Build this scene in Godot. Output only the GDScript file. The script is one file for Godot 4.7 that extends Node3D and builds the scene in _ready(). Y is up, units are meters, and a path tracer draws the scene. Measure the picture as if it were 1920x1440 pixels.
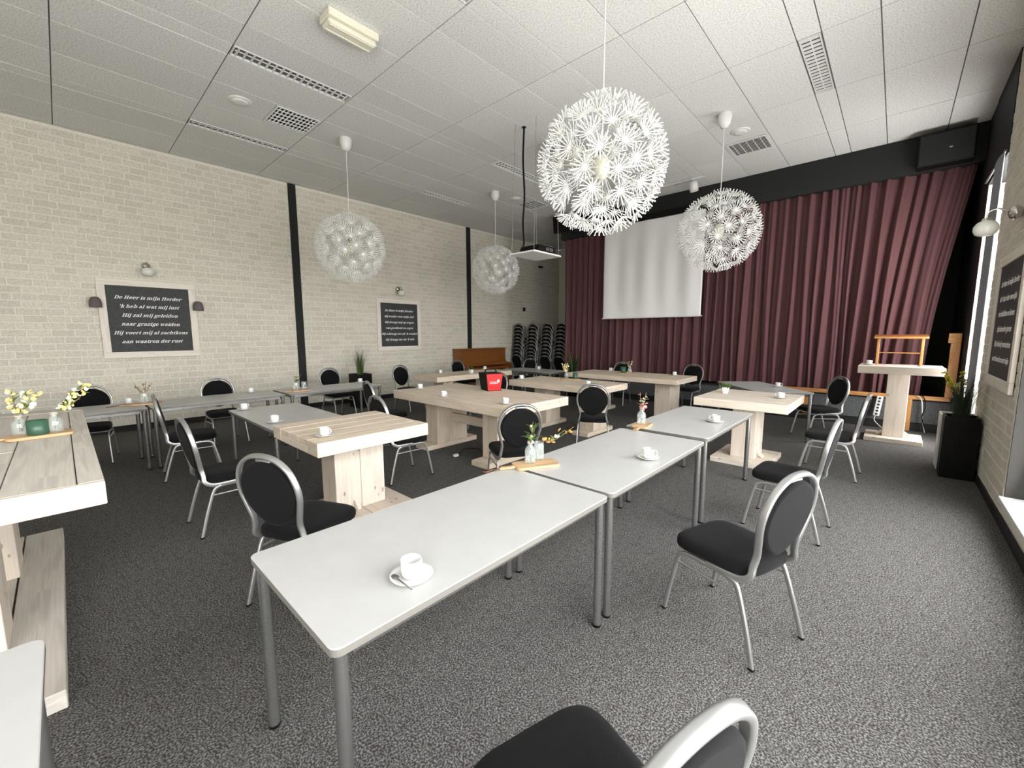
extends Node3D
# Banquet hall: x runs along the stage (left wall at -9.4, window wall at 0.77), -z runs from the camera to the stage, floor at y 0, ceiling at 4.68.

const CEIL := 4.68
const XL := -9.4
const XR := 0.77
const ZB := -9.4
const ZF := 4.0
const TOPW := 0.745

var rng := RandomNumberGenerator.new()
var used := {}
var M := {}

# ---------------------------------------------------------------- mesh builder
class MB:
	var v := PackedVector3Array()
	var g := PackedInt32Array()
	func put(t: PackedVector3Array, grp: PackedInt32Array) -> void:
		var vol := 0.0
		var c := Vector3.ZERO
		for p in t:
			c += p
		c /= maxi(1, t.size())
		for i in range(0, t.size(), 3):
			vol += (t[i] - c).dot((t[i + 1] - c).cross(t[i + 2] - c))
		if vol > 0.0:
			for i in range(0, t.size(), 3):
				v.append(t[i]); v.append(t[i + 2]); v.append(t[i + 1])
		else:
			v.append_array(t)
		g.append_array(grp)
	# the same for a convex body: every face is turned outwards by itself
	func put_convex(t: PackedVector3Array, grp: PackedInt32Array, c: Vector3) -> void:
		for i in range(0, t.size(), 3):
			var n := (t[i + 1] - t[i]).cross(t[i + 2] - t[i])
			v.append(t[i])
			if n.dot((t[i] + t[i + 1] + t[i + 2]) / 3.0 - c) > 0.0:
				v.append(t[i + 2]); v.append(t[i + 1])
			else:
				v.append(t[i + 1]); v.append(t[i + 2])
		g.append_array(grp)
	func quad(t: PackedVector3Array, grp: PackedInt32Array, a: Vector3, b: Vector3, c: Vector3, d: Vector3, s: int) -> void:
		t.append(a); t.append(b); t.append(c); t.append(a); t.append(c); t.append(d)
		for i in 6:
			grp.append(s)
	# rings of equal length, closed around; caps at both ends when cap is true
	func loft(rings: Array, smooth := 1, cap := true, loop := false) -> MB:
		var t := PackedVector3Array()
		var grp := PackedInt32Array()
		var n: int = rings[0].size()
		var m := rings.size()
		for k in (m if loop else m - 1):
			var a: PackedVector3Array = rings[k]
			var b: PackedVector3Array = rings[(k + 1) % m]
			for i in n:
				var j := (i + 1) % n
				quad(t, grp, a[i], a[j], b[j], b[i], smooth)
		if cap and not loop:
			for e in 2:
				var r: PackedVector3Array = rings[0] if e == 0 else rings[m - 1]
				var c := Vector3.ZERO
				for p in r:
					c += p
				c /= n
				for i in n:
					var j := (i + 1) % n
					if e == 0:
						t.append(c); t.append(r[j]); t.append(r[i])
					else:
						t.append(c); t.append(r[i]); t.append(r[j])
					for q in 3:
						grp.append(-1)
		put(t, grp)
		return self
	# chamfered box, size s, centre c, turned by basis b
	func box(s: Vector3, c := Vector3.ZERO, ch := 0.004, b := Basis.IDENTITY) -> MB:
		var h := s * 0.5
		ch = minf(ch, minf(h.x, minf(h.y, h.z)) * 0.9)
		var t := PackedVector3Array()
		var grp := PackedInt32Array()
		var P := func(sx: float, sy: float, sz: float, ax: int) -> Vector3:
			var p := Vector3(sx * h.x, sy * h.y, sz * h.z)
			for k in 3:
				if k != ax:
					p[k] -= signf(p[k]) * ch
			return c + b * p
		for ax in 3:
			for s1: float in [-1.0, 1.0]:
				var q := []
				for uv: Vector2 in [Vector2(-1, -1), Vector2(1, -1), Vector2(1, 1), Vector2(-1, 1)]:
					var sg := Vector3.ZERO
					sg[ax] = s1
					sg[(ax + 1) % 3] = uv.x
					sg[(ax + 2) % 3] = uv.y
					q.append(P.call(sg.x, sg.y, sg.z, ax))
				if s1 > 0:
					quad(t, grp, q[0], q[3], q[2], q[1], -1)
				else:
					quad(t, grp, q[0], q[1], q[2], q[3], -1)
		if ch > 0.0:
			for ax in 3:
				var u := (ax + 1) % 3
				var w := (ax + 2) % 3
				for su: float in [-1.0, 1.0]:
					for sw: float in [-1.0, 1.0]:
						var q := []
						for e in [[-1.0, u], [-1.0, w], [1.0, w], [1.0, u]]:
							var sg := Vector3.ZERO
							sg[ax] = e[0]; sg[u] = su; sg[w] = sw
							q.append(P.call(sg.x, sg.y, sg.z, e[1]))
						if su * sw > 0:
							quad(t, grp, q[0], q[1], q[2], q[3], -1)
						else:
							quad(t, grp, q[0], q[3], q[2], q[1], -1)
			for sx: float in [-1.0, 1.0]:
				for sy: float in [-1.0, 1.0]:
					for sz: float in [-1.0, 1.0]:
						var a: Vector3 = P.call(sx, sy, sz, 0)
						var d: Vector3 = P.call(sx, sy, sz, 1)
						var e: Vector3 = P.call(sx, sy, sz, 2)
						if sx * sy * sz > 0:
							t.append(a); t.append(e); t.append(d)
						else:
							t.append(a); t.append(d); t.append(e)
						for q in 3:
							grp.append(-1)
		put_convex(t, grp, c)
		return self
	# profile prof (in the plane across the path) swept along path
	func tube(path: PackedVector3Array, prof: PackedVector2Array, hint := Vector3.UP, loop := false, scales := PackedFloat32Array()) -> MB:
		var rings := []
		var n := path.size()
		var nrm := hint
		for k in n:
			var d: Vector3
			if loop:
				d = path[(k + 1) % n] - path[(k - 1 + n) % n]
			else:
				d = path[mini(k + 1, n - 1)] - path[maxi(k - 1, 0)]
			d = d.normalized()
			nrm = nrm - d * nrm.dot(d)
			if nrm.length() < 1e-4:
				nrm = d.cross(Vector3(0.31, 0.2, 0.93))
			nrm = nrm.normalized()
			var bi := d.cross(nrm)
			var r := PackedVector3Array()
			var sc := scales[k] if scales.size() > k else 1.0
			for p in prof:
				r.append(path[k] + (nrm * p.x + bi * p.y) * sc)
			rings.append(r)
		return loft(rings, 1, true, loop)
	# profile of (radius, height) spun round y
	func lathe(prof: PackedVector2Array, n := 24, c := Vector3.ZERO, cap := true, b := Basis.IDENTITY) -> MB:
		var rings := []
		for p in prof:
			var r := PackedVector3Array()
			for i in n:
				var a := TAU * i / n
				r.append(c + b * Vector3(p.x * cos(a), p.y, p.x * sin(a)))
			rings.append(r)
		return loft(rings, 1, cap)
	func ball(r: Vector3, c := Vector3.ZERO, n := 12, m := 8) -> MB:
		var rings := []
		for k in range(0, m + 1):
			var a := PI * clampf(float(k) / m, 0.02, 0.98) - PI / 2
			var ring := PackedVector3Array()
			for i in n:
				var q := TAU * i / n
				ring.append(c + Vector3(r.x * cos(a) * cos(q), r.y * sin(a), r.z * cos(a) * sin(q)))
			rings.append(ring)
		return loft(rings, 1, true)
	func mesh() -> ArrayMesh:
		var st := SurfaceTool.new()
		st.begin(Mesh.PRIMITIVE_TRIANGLES)
		for i in v.size():
			st.set_smooth_group(g[i])
			st.add_vertex(v[i])
		st.generate_normals()
		st.index()
		return st.commit()

func circ(r: float, n := 8) -> PackedVector2Array:
	var o := PackedVector2Array()
	for i in n:
		o.append(Vector2(cos(TAU * i / n), sin(TAU * i / n)) * r)
	return o

func rrect(w: float, h: float, r: float, k := 3) -> PackedVector2Array:
	var o := PackedVector2Array()
	for q in 4:
		var cx := (w / 2 - r) * (1 if q == 0 or q == 3 else -1)
		var cy := (h / 2 - r) * (1 if q < 2 else -1)
		for i in k:
			var a := PI / 2 * (q + float(i) / (k - 1))
			o.append(Vector2(cx + r * cos(a), cy + r * sin(a)))
	return o

func spline(pts: Array, n := 6, loop := false) -> PackedVector3Array:
	var o := PackedVector3Array()
	var m := pts.size()
	for k in (m if loop else m - 1):
		var p0: Vector3 = pts[(k - 1 + m) % m] if loop else pts[maxi(k - 1, 0)]
		var p1: Vector3 = pts[k]
		var p2: Vector3 = pts[(k + 1) % m]
		var p3: Vector3 = pts[(k + 2) % m] if loop else pts[mini(k + 2, m - 1)]
		for i in n:
			o.append(p1.cubic_interpolate(p2, p0, p3, float(i) / n))
	if not loop:
		o.append(pts[m - 1])
	return o

# ---------------------------------------------------------------- scene helpers
func numbered(called: String) -> String:
	var k: int = used.get(called, -1) + 1
	used[called] = k
	return called if k == 0 else "%s_%03d" % [called, k]

func tag(o: Node, label: String, category: String, group := "", kind := "") -> void:
	o.set_meta("label", label)
	if category: o.set_meta("category", category)
	if group: o.set_meta("group", group)
	if kind: o.set_meta("kind", kind)

func thing(called: String, label: String, category: String, at := Vector3.ZERO, turn := 0.0, group := "") -> Node3D:
	var o := Node3D.new()
	o.name = numbered(called)
	add_child(o)
	o.position = at
	o.rotation.y = turn
	tag(o, label, category, group)
	return o

func inst(called: String, mesh: Mesh, mat: Material, parent: Node = null, at := Vector3.ZERO, b := Basis.IDENTITY) -> MeshInstance3D:
	var o := MeshInstance3D.new()
	o.mesh = mesh
	o.material_override = mat
	o.name = called if parent else numbered(called)
	(parent if parent else self).add_child(o, true)
	o.transform = Transform3D(b, at)
	o.cast_shadow = GeometryInstance3D.SHADOW_CASTING_SETTING_ON
	return o

func part(called: String, mb: MB, mat: Material, parent: Node = null, at := Vector3.ZERO, b := Basis.IDENTITY) -> MeshInstance3D:
	return inst(called, mb.mesh(), mat, parent, at, b)

func struct(called: String, mb: MB, mat: Material, at := Vector3.ZERO, label := "") -> MeshInstance3D:
	var o := part(called, mb, mat, null, at)
	o.set_meta("kind", "structure")
	if label: o.set_meta("label", label)
	return o

func copy(src: Node3D, at: Vector3, turn: float, label: String, group := "") -> Node3D:
	var base := String(src.name)
	var cut := base.rfind("_")
	if cut > 0 and base.substr(cut + 1).is_valid_int():
		base = base.substr(0, cut)
	var c: Node3D = src.duplicate()
	c.name = numbered(base)
	add_child(c)
	c.position = at
	c.rotation.y = turn
	c.set_meta("label", label)
	if group: c.set_meta("group", group)
	return c

func box_mb(s: Vector3, c := Vector3.ZERO, ch := 0.004) -> MB:
	return MB.new().box(s, c, ch)

# box between two corners
func span(a: Vector3, b: Vector3, ch := 0.003) -> MB:
	return MB.new().box((b - a).abs(), (a + b) * 0.5, ch)

# ---------------------------------------------------------------- materials
func mat(c: Color, rough := 0.6, metal := 0.0, spec := 0.5) -> StandardMaterial3D:
	var m := StandardMaterial3D.new()
	m.albedo_color = c
	m.roughness = rough
	m.metallic = metal
	m.metallic_specular = spec
	return m

func fnoise(seed_: int, freq: float, octaves := 3, type := FastNoiseLite.TYPE_SIMPLEX_SMOOTH) -> FastNoiseLite:
	var n := FastNoiseLite.new()
	n.seed = seed_
	n.frequency = freq
	n.noise_type = type
	n.fractal_octaves = octaves
	n.fractal_type = FastNoiseLite.FRACTAL_FBM if octaves > 1 else FastNoiseLite.FRACTAL_NONE
	return n

func ramp_tex(seed_: int, freq: float, offsets: PackedFloat32Array, colors: PackedColorArray, size := 512, octaves := 3, type := FastNoiseLite.TYPE_SIMPLEX_SMOOTH) -> NoiseTexture2D:
	var t := NoiseTexture2D.new()
	t.width = size
	t.height = size
	t.seamless = true
	t.noise = fnoise(seed_, freq, octaves, type)
	var g := Gradient.new()
	g.offsets = offsets
	g.colors = colors
	t.color_ramp = g
	return t

func tri(m: StandardMaterial3D, s: Vector3, world := true) -> StandardMaterial3D:
	m.uv1_triplanar = true
	m.uv1_world_triplanar = world
	m.uv1_scale = s
	return m

# whitewashed plank: grain runs along u; knots, streaks and grey wear
func wood_image(seed_: int, light: Color, dark: Color, streak: Color, knots: int) -> ImageTexture:
	var w := 512
	var h := 256
	var im := Image.create(w, h, false, Image.FORMAT_RGB8)
	var a := fnoise(seed_, 1.0, 3)
	var b := fnoise(seed_ + 5, 1.0, 2)
	var r := RandomNumberGenerator.new()
	r.seed = seed_
	var ks := []
	for i in knots:
		ks.append([r.randf() * w, r.randf() * h, 2.0 + r.randf() * 2.5])
	for y in h:
		for x in w:
			var px := float(x)
			var py := float(y)
			for k in ks:
				var dx: float = (px - k[0]) / (k[2] * 5.0)
				var dy: float = (py - k[1]) / (k[2] * 2.2)
				py += 5.0 * k[2] * dy * exp(-(dx * dx + dy * dy)) * 0.35
			var g := a.get_noise_2d(px * 0.008, py * 0.16) * 0.5 + 0.5
			var f := a.get_noise_2d(px * 0.02 + 90.0, py * 0.55)
			var s := b.get_noise_2d(px * 0.004 + 31.0, py * 0.03)
			var c := light.lerp(dark, clampf(g * 1.3 - 0.25 + f * 0.18, 0.0, 1.0))
			c = c.lerp(streak, clampf(s * 1.5 - 0.12, 0.0, 0.5))
			for k in ks:
				var dx: float = (x - k[0]) / (k[2] * 1.5)
				var dy: float = (y - k[1]) / k[2]
				var q := dx * dx + dy * dy
				if q < 1.6:
					c = c.lerp(Color(0.36, 0.28, 0.22), clampf(1.2 - q * 0.75, 0.0, 0.42))
			im.set_pixel(x, y, c)
	return ImageTexture.create_from_image(im)

func wood_set(key: String, seed_: int, light: Color, dark: Color, streak: Color, knots: int, rough := 0.75) -> void:
	var t := wood_image(seed_, light, dark, streak, knots)
	var list := []
	for i in 4:
		var m := mat(Color.WHITE, rough)
		m.albedo_texture = t
		tri(m, Vector3(0.6, 1.7, 1.7), false)
		m.uv1_offset = Vector3(0.37 * i, 0.23 * i, 0.51 * i)
		list.append(m)
	M[key] = list

func make_materials() -> void:
	# carpet: grey loop pile, mottled light and dark with a little mauve
	var cp := mat(Color.WHITE, 0.95, 0.0, 0.2)
	cp.albedo_texture = ramp_tex(11, 0.06, PackedFloat32Array([0.0, 0.36, 0.5, 0.64, 1.0]), PackedColorArray([Color(0.17, 0.168, 0.166), Color(0.26, 0.257, 0.254), Color(0.345, 0.341, 0.337), Color(0.44, 0.435, 0.43), Color(0.60, 0.594, 0.585)]), 1024, 3)
	cp.detail_enabled = true
	cp.detail_blend_mode = BaseMaterial3D.BLEND_MODE_MUL
	cp.detail_albedo = ramp_tex(23, 0.02, PackedFloat32Array([0.0, 0.45, 1.0]), PackedColorArray([Color(0.84, 0.80, 0.805), Color(0.97, 0.965, 0.96), Color(1, 1, 1)]), 512, 4)
	cp.detail_uv_layer = BaseMaterial3D.DETAIL_UV_1
	M.carpet = tri(cp, Vector3.ONE * 1.4)
	# brick and mortar of the side walls
	var grain := ramp_tex(31, 0.03, PackedFloat32Array([0.0, 0.5, 1.0]), PackedColorArray([Color(0.87, 0.87, 0.87), Color(0.955, 0.955, 0.955), Color(1, 1, 1)]), 512, 5)
	var bricks := []
	for c in [Color(0.86, 0.84, 0.785), Color(0.875, 0.855, 0.80), Color(0.845, 0.825, 0.77), Color(0.885, 0.865, 0.81), Color(0.865, 0.838, 0.79)]:
		var b := mat(c, 0.95, 0.0, 0.2)
		b.albedo_texture = grain
		bricks.append(tri(b, Vector3.ONE * 1.7))
	M.bricks = bricks
	var mo := mat(Color(0.93, 0.912, 0.86), 0.95, 0.0, 0.2)
	mo.albedo_texture = grain
	M.mortar = tri(mo, Vector3.ONE * 2.3)
	var bm := mat(Color.WHITE, 0.95, 0.0, 0.2)
	bm.vertex_color_use_as_albedo = true
	bm.albedo_texture = grain
	M.brick_mass = tri(bm, Vector3.ONE * 1.7)
	# mineral fibre ceiling tiles
	var speck := ramp_tex(41, 0.09, PackedFloat32Array([0.0, 0.4, 0.55, 1.0]), PackedColorArray([Color(0.82, 0.82, 0.81), Color(0.93, 0.93, 0.92), Color(0.98, 0.98, 0.97), Color(1, 1, 1)]), 512, 3)
	var tl := []
	for c in [Color(0.885, 0.885, 0.88), Color(0.895, 0.895, 0.89), Color(0.875, 0.875, 0.87)]:
		var t := mat(c, 0.95, 0.0, 0.2)
		t.albedo_texture = speck
		tl.append(tri(t, Vector3.ONE * 0.9))
	M.tiles = tl
	M.joint = mat(Color(0.40, 0.395, 0.385), 0.8)
	M.grid = mat(Color(0.80, 0.795, 0.78), 0.7)
	M.plaster = mat(Color(0.82, 0.80, 0.75), 0.95, 0.0, 0.2)
	M.dark_paint = mat(Color(0.155, 0.16, 0.16), 0.65, 0.0, 0.3)
	M.black_paint = mat(Color(0.055, 0.055, 0.055), 0.7)
	M.stage_grey = tri(mat(Color.WHITE, 0.95, 0.0, 0.2), Vector3.ONE * 1.2)
	M.stage_grey.albedo_texture = ramp_tex(47, 0.05, PackedFloat32Array([0.0, 1.0]), PackedColorArray([Color(0.26, 0.265, 0.27), Color(0.42, 0.43, 0.44)]), 512, 4)
	M.white_paint = mat(Color(0.86, 0.86, 0.85), 0.45)
	M.cream = mat(Color(0.86, 0.85, 0.78), 0.4)
	M.glass_pane = mat(Color(0.95, 0.97, 0.97, 0.06), 0.02)
	M.glass_pane.transparency = BaseMaterial3D.TRANSPARENCY_ALPHA
	M.steel = mat(Color(0.58, 0.58, 0.575), 0.26, 0.85)
	M.silver = mat(Color(0.64, 0.64, 0.635), 0.34, 0.75)
	M.chrome = mat(Color(0.80, 0.79, 0.77), 0.1, 1.0)
	M.fabric = tri(mat(Color.WHITE, 0.95, 0.0, 0.25), Vector3.ONE * 3.0, false)
	M.fabric.albedo_texture = ramp_tex(53, 0.2, PackedFloat32Array([0.0, 1.0]), PackedColorArray([Color(0.055, 0.055, 0.058), Color(0.09, 0.09, 0.095)]), 256, 2)
	M.fabric.rim_enabled = true
	M.fabric.rim = 0.06
	M.fabric.rim_tint = 0.5
	M.black_plastic = mat(Color(0.04, 0.04, 0.04), 0.6, 0.0, 0.3)
	M.laminate = tri(mat(Color.WHITE, 0.34, 0.0, 0.5), Vector3.ONE * 0.8)
	M.laminate.albedo_texture = ramp_tex(59, 0.02, PackedFloat32Array([0.0, 1.0]), PackedColorArray([Color(0.675, 0.675, 0.668), Color(0.70, 0.70, 0.693)]), 256, 3)
	M.edge_band = mat(Color(0.43, 0.42, 0.40), 0.5)
	M.porcelain = mat(Color(0.84, 0.84, 0.83), 0.12)
	M.porcelain.clearcoat_enabled = true
	M.porcelain.clearcoat = 0.5
	M.rim_line = mat(Color(0.20, 0.20, 0.19), 0.4)
	M.paper = mat(Color(0.97, 0.97, 0.96), 0.7)
	M.paper.backlight_enabled = true
	M.paper.backlight = Color(0.6, 0.6, 0.59)
	M.opal = mat(Color(0.86, 0.86, 0.83), 0.2)
	M.slate = tri(mat(Color.WHITE, 0.7), Vector3.ONE * 1.5)
	M.slate.albedo_texture = ramp_tex(61, 0.03, PackedFloat32Array([0.0, 1.0]), PackedColorArray([Color(0.20, 0.205, 0.21), Color(0.25, 0.255, 0.26)]), 256, 4)
	M.lettering = mat(Color(0.93, 0.93, 0.92), 0.6)
	M.screen = mat(Color(0.90, 0.90, 0.89), 0.8)
	var cu := mat(Color.WHITE, 0.85, 0.0, 0.3)
	cu.albedo_texture = ramp_tex(67, 0.12, PackedFloat32Array([0.0, 0.5, 1.0]), PackedColorArray([Color(0.29, 0.185, 0.195), Color(0.37, 0.245, 0.255), Color(0.46, 0.32, 0.325)]), 512, 2)
	cu.rim_enabled = true
	cu.rim = 0.1
	cu.rim_tint = 0.7
	M.curtain = tri(cu, Vector3(2.2, 2.2, 2.2), false)
	M.paving = mat(Color(0.74, 0.73, 0.70), 0.9, 0.0, 0.2)
	M.grey_board = mat(Color(0.24, 0.237, 0.226), 0.9, 0.0, 0.2)
	M.grey_drape = mat(Color(0.56, 0.57, 0.60), 0.85, 0.0, 0.3)
	wood_set("pine", 101, Color(0.835, 0.78, 0.71), Color(0.765, 0.70, 0.62), Color(0.71, 0.665, 0.61), 4)
	wood_set("pale", 131, Color(0.83, 0.785, 0.73), Color(0.775, 0.72, 0.66), Color(0.72, 0.685, 0.65), 5)
	wood_set("grey", 151, Color(0.78, 0.755, 0.72), Color(0.72, 0.695, 0.655), Color(0.65, 0.63, 0.60), 3)
	wood_set("chalk", 161, Color(0.92, 0.895, 0.855), Color(0.88, 0.845, 0.795), Color(0.83, 0.80, 0.765), 4)
	wood_set("oak", 171, Color(0.76, 0.55, 0.32), Color(0.64, 0.43, 0.22), Color(0.57, 0.38, 0.20), 2, 0.5)
	wood_set("piano", 191, Color(0.55, 0.34, 0.16), Color(0.42, 0.24, 0.10), Color(0.47, 0.28, 0.12), 0, 0.35)
	wood_set("board", 211, Color(0.77, 0.65, 0.50), Color(0.69, 0.555, 0.405), Color(0.62, 0.49, 0.36), 1, 0.6)
	M.leaf = mat(Color(0.30, 0.40, 0.16), 0.6)
	M.leaf_dark = mat(Color(0.13, 0.20, 0.09), 0.6)
	M.leaf_light = mat(Color(0.50, 0.56, 0.28), 0.6)
	M.stem = mat(Color(0.42, 0.38, 0.22), 0.7)
	M.cream_petal = mat(Color(0.86, 0.80, 0.52), 0.7)
	M.yellow_petal = mat(Color(0.86, 0.80, 0.16), 0.6)
	M.pink_petal = mat(Color(0.72, 0.44, 0.44), 0.7)
	M.rust_petal = mat(Color(0.74, 0.54, 0.30), 0.7)
	M.dry = mat(Color(0.62, 0.47, 0.33), 0.8)
	M.white_petal = mat(Color(0.88, 0.87, 0.80), 0.7)
	M.bottle = mat(Color(0.86, 0.92, 0.90, 0.10), 0.03)
	M.bottle.transparency = BaseMaterial3D.TRANSPARENCY_ALPHA
	M.green_glass = mat(Color(0.20, 0.33, 0.26), 0.35)
	M.pink_wax = mat(Color(0.80, 0.68, 0.58), 0.6)
	M.red = mat(Color(0.80, 0.10, 0.11), 0.35)
	M.grey_felt = mat(Color(0.42, 0.39, 0.385), 0.9, 0.0, 0.2)
	M.leather = mat(Color(0.40, 0.25, 0.15), 0.6)

# ---------------------------------------------------------------- scene
func _ready() -> void:
	rng.seed = 7
	make_view()
	make_materials()
	make_room()
	make_stage()
	make_ceiling_fittings()
	make_tables()
	make_chairs()
	make_table_settings()
	make_walls_fittings()
	make_plants()

func make_view() -> void:
	var cam := Camera3D.new()
	cam.name = "camera"
	cam.fov = 85.666
	cam.near = 0.05
	cam.far = 200.0
	cam.transform = Transform3D(Basis(Vector3(0.73562, -0.002357, -0.67739), Vector3(-0.078917, 0.992886, -0.089155), Vector3(0.672782, 0.119041, 0.730201)), Vector3(0, 1.6, 0))
	add_child(cam)
	cam.current = true
	var we := WorldEnvironment.new()
	we.name = "daylight"
	var env := Environment.new()
	env.background_mode = Environment.BG_SKY
	var sky := Sky.new()
	var sm := ProceduralSkyMaterial.new()     # even overcast
	sm.sky_top_color = Color(0.88, 0.89, 0.90)
	sm.sky_horizon_color = Color(0.95, 0.95, 0.94)
	sm.ground_bottom_color = Color(0.42, 0.42, 0.40)
	sm.ground_horizon_color = Color(0.60, 0.60, 0.58)
	sm.sky_energy_multiplier = 3.0
	sm.ground_energy_multiplier = 3.0
	sky.sky_material = sm
	env.sky = sky
	env.tonemap_mode = Environment.TONE_MAPPER_LINEAR
	env.tonemap_exposure = 0.94
	env.sdfgi_enabled = true
	env.ssao_enabled = true
	env.ssil_enabled = true
	we.environment = env
	add_child(we)
	# daylight at the window openings in the right wall: mostly thrown up by the sunlit paving outside, so the panels tilt upwards
	for w in WINDOWS:
		var n := 3
		var step: float = (w[3] - w[2]) / n
		for k in n:
			var l := AreaLight3D.new()
			l.name = "window_daylight"
			l.area_size = Vector2(w[1] - w[0] - 0.14, step - 0.06)
			l.light_energy = w[4]
			l.area_normalize_energy = false
			l.light_color = Color(1.0, 0.995, 0.985)
			l.shadow_enabled = true
			l.area_range = 30.0
			l.position = Vector3(XR + 0.14, w[2] + step * (k + 0.5), (w[0] + w[1]) / 2)
			l.rotation = Vector3(TILT, PI / 2, 0)   # shines towards -x and upwards
			add_child(l, true)

const TILT := 0.18

# openings in the right wall: z from, z to, sill, head, light
const WINDOWS := [[-8.75, -7.35, 0.24, 3.6, 4.2], [-5.25, -2.75, 0.24, 3.3, 2.2], [-2.3, 0.2, 0.24, 3.3, 1.9], [0.65, 3.15, 0.24, 3.3, 3.0]]

func brick_wall(called: String, x: float, face: float, z0: float, z1: float, y0: float, y1: float, tone: float) -> void:
	# a mortar slab whose face is at x, with bricks proud of it by a few millimetres; face is +1 or -1
	var o := struct(called, span(Vector3(x, y0, z0), Vector3(x - face * 0.3, y1, z1), 0.0), M.mortar)
	o.set_meta("label", "off-white painted brick wall with pale mortar joints")
	var course := 0.1055
	var pitch := 0.245
	var list := []
	var r := 0
	var y := y0 + 0.006
	while y + 0.05 < y1:
		var h := minf(course - 0.016, y1 - y - 0.002)
		var z := z0 - (0.5 if r % 2 else 0.0) * pitch + (0.03 * sin(r * 2.7))
		while z < z1:
			var a := maxf(z + 0.008, z0 + 0.002)
			var b := minf(z + pitch - 0.008, z1 - 0.002)
			if b - a > 0.03:
				list.append([Vector3(x, y + h / 2, (a + b) / 2), b - a, h])
			z += pitch
		y += course
		r += 1
	var eye := Vector3(0, 1.6, 0)
	for e in list:
		var p: Vector3 = e[0]
		var d := p - eye
		var depth := d.dot(Vector3(-0.672782, -0.119041, -0.730201))
		var seen := depth > 0.3 and absf(d.dot(Vector3(0.73562, -0.002357, -0.67739))) < depth * 1.25
		e.append((1.0 if seen else 0.01) / maxf(0.01, d.length()))
	list.sort_custom(func(a, b): return a[3] > b[3])
	var full := MB.new().box(Vector3(0.012, course - 0.016, pitch - 0.016), Vector3.ZERO, 0.0035).mesh()
	var rest := SurfaceTool.new()
	rest.begin(Mesh.PRIMITIVE_TRIANGLES)
	var rr := RandomNumberGenerator.new()
	rr.seed = hash(called)
	var n := 0
	for e in list:
		var p: Vector3 = e[0]
		var proud := rr.randf_range(0.002, 0.0055)
		var kind := rr.randi() % 5
		if n < 300:
			var me: Mesh = full
			if absf(e[1] - (pitch - 0.016)) > 0.002 or absf(e[2] - (course - 0.016)) > 0.002:
				me = MB.new().box(Vector3(0.012, e[2], e[1]), Vector3.ZERO, 0.0035).mesh()
			inst("brick", me, M.bricks[kind], o, Vector3(x + face * (proud - 0.006), p.y, p.z), Basis(Vector3(1, 0, 0), rr.randf_range(-0.004, 0.004)))
		else:
			var c: Color = M.bricks[kind].albedo_color.srgb_to_linear()
			rest.set_color(c)
			var X := x + face * proud
			var hy: float = e[2] / 2
			var hz: float = e[1] / 2
			var k := 0.0035
			var f := [Vector3(X, p.y - hy + k, p.z - hz + k), Vector3(X, p.y + hy - k, p.z - hz + k), Vector3(X, p.y + hy - k, p.z + hz - k), Vector3(X, p.y - hy + k, p.z + hz - k)]
			var q := [Vector3(x, p.y - hy, p.z - hz), Vector3(x, p.y + hy, p.z - hz), Vector3(x, p.y + hy, p.z + hz), Vector3(x, p.y - hy, p.z + hz)]
			var quads := [[f[0], f[1], f[2], f[3]]]
			for i in 4:
				quads.append([q[i], q[(i + 1) % 4], f[(i + 1) % 4], f[i]])
			for qd in quads:
				var order := [0, 1, 2, 0, 2, 3] if face > 0 else [0, 2, 1, 0, 3, 2]
				rest.set_smooth_group(-1)
				for i in order:
					rest.add_vertex(qd[i])
		n += 1
	if n > 300:
		rest.generate_normals()
		rest.index()
		var s := inst("far_bricks", rest.commit(), M.brick_mass, o)
		s.set_meta("kind", "stuff")

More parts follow.
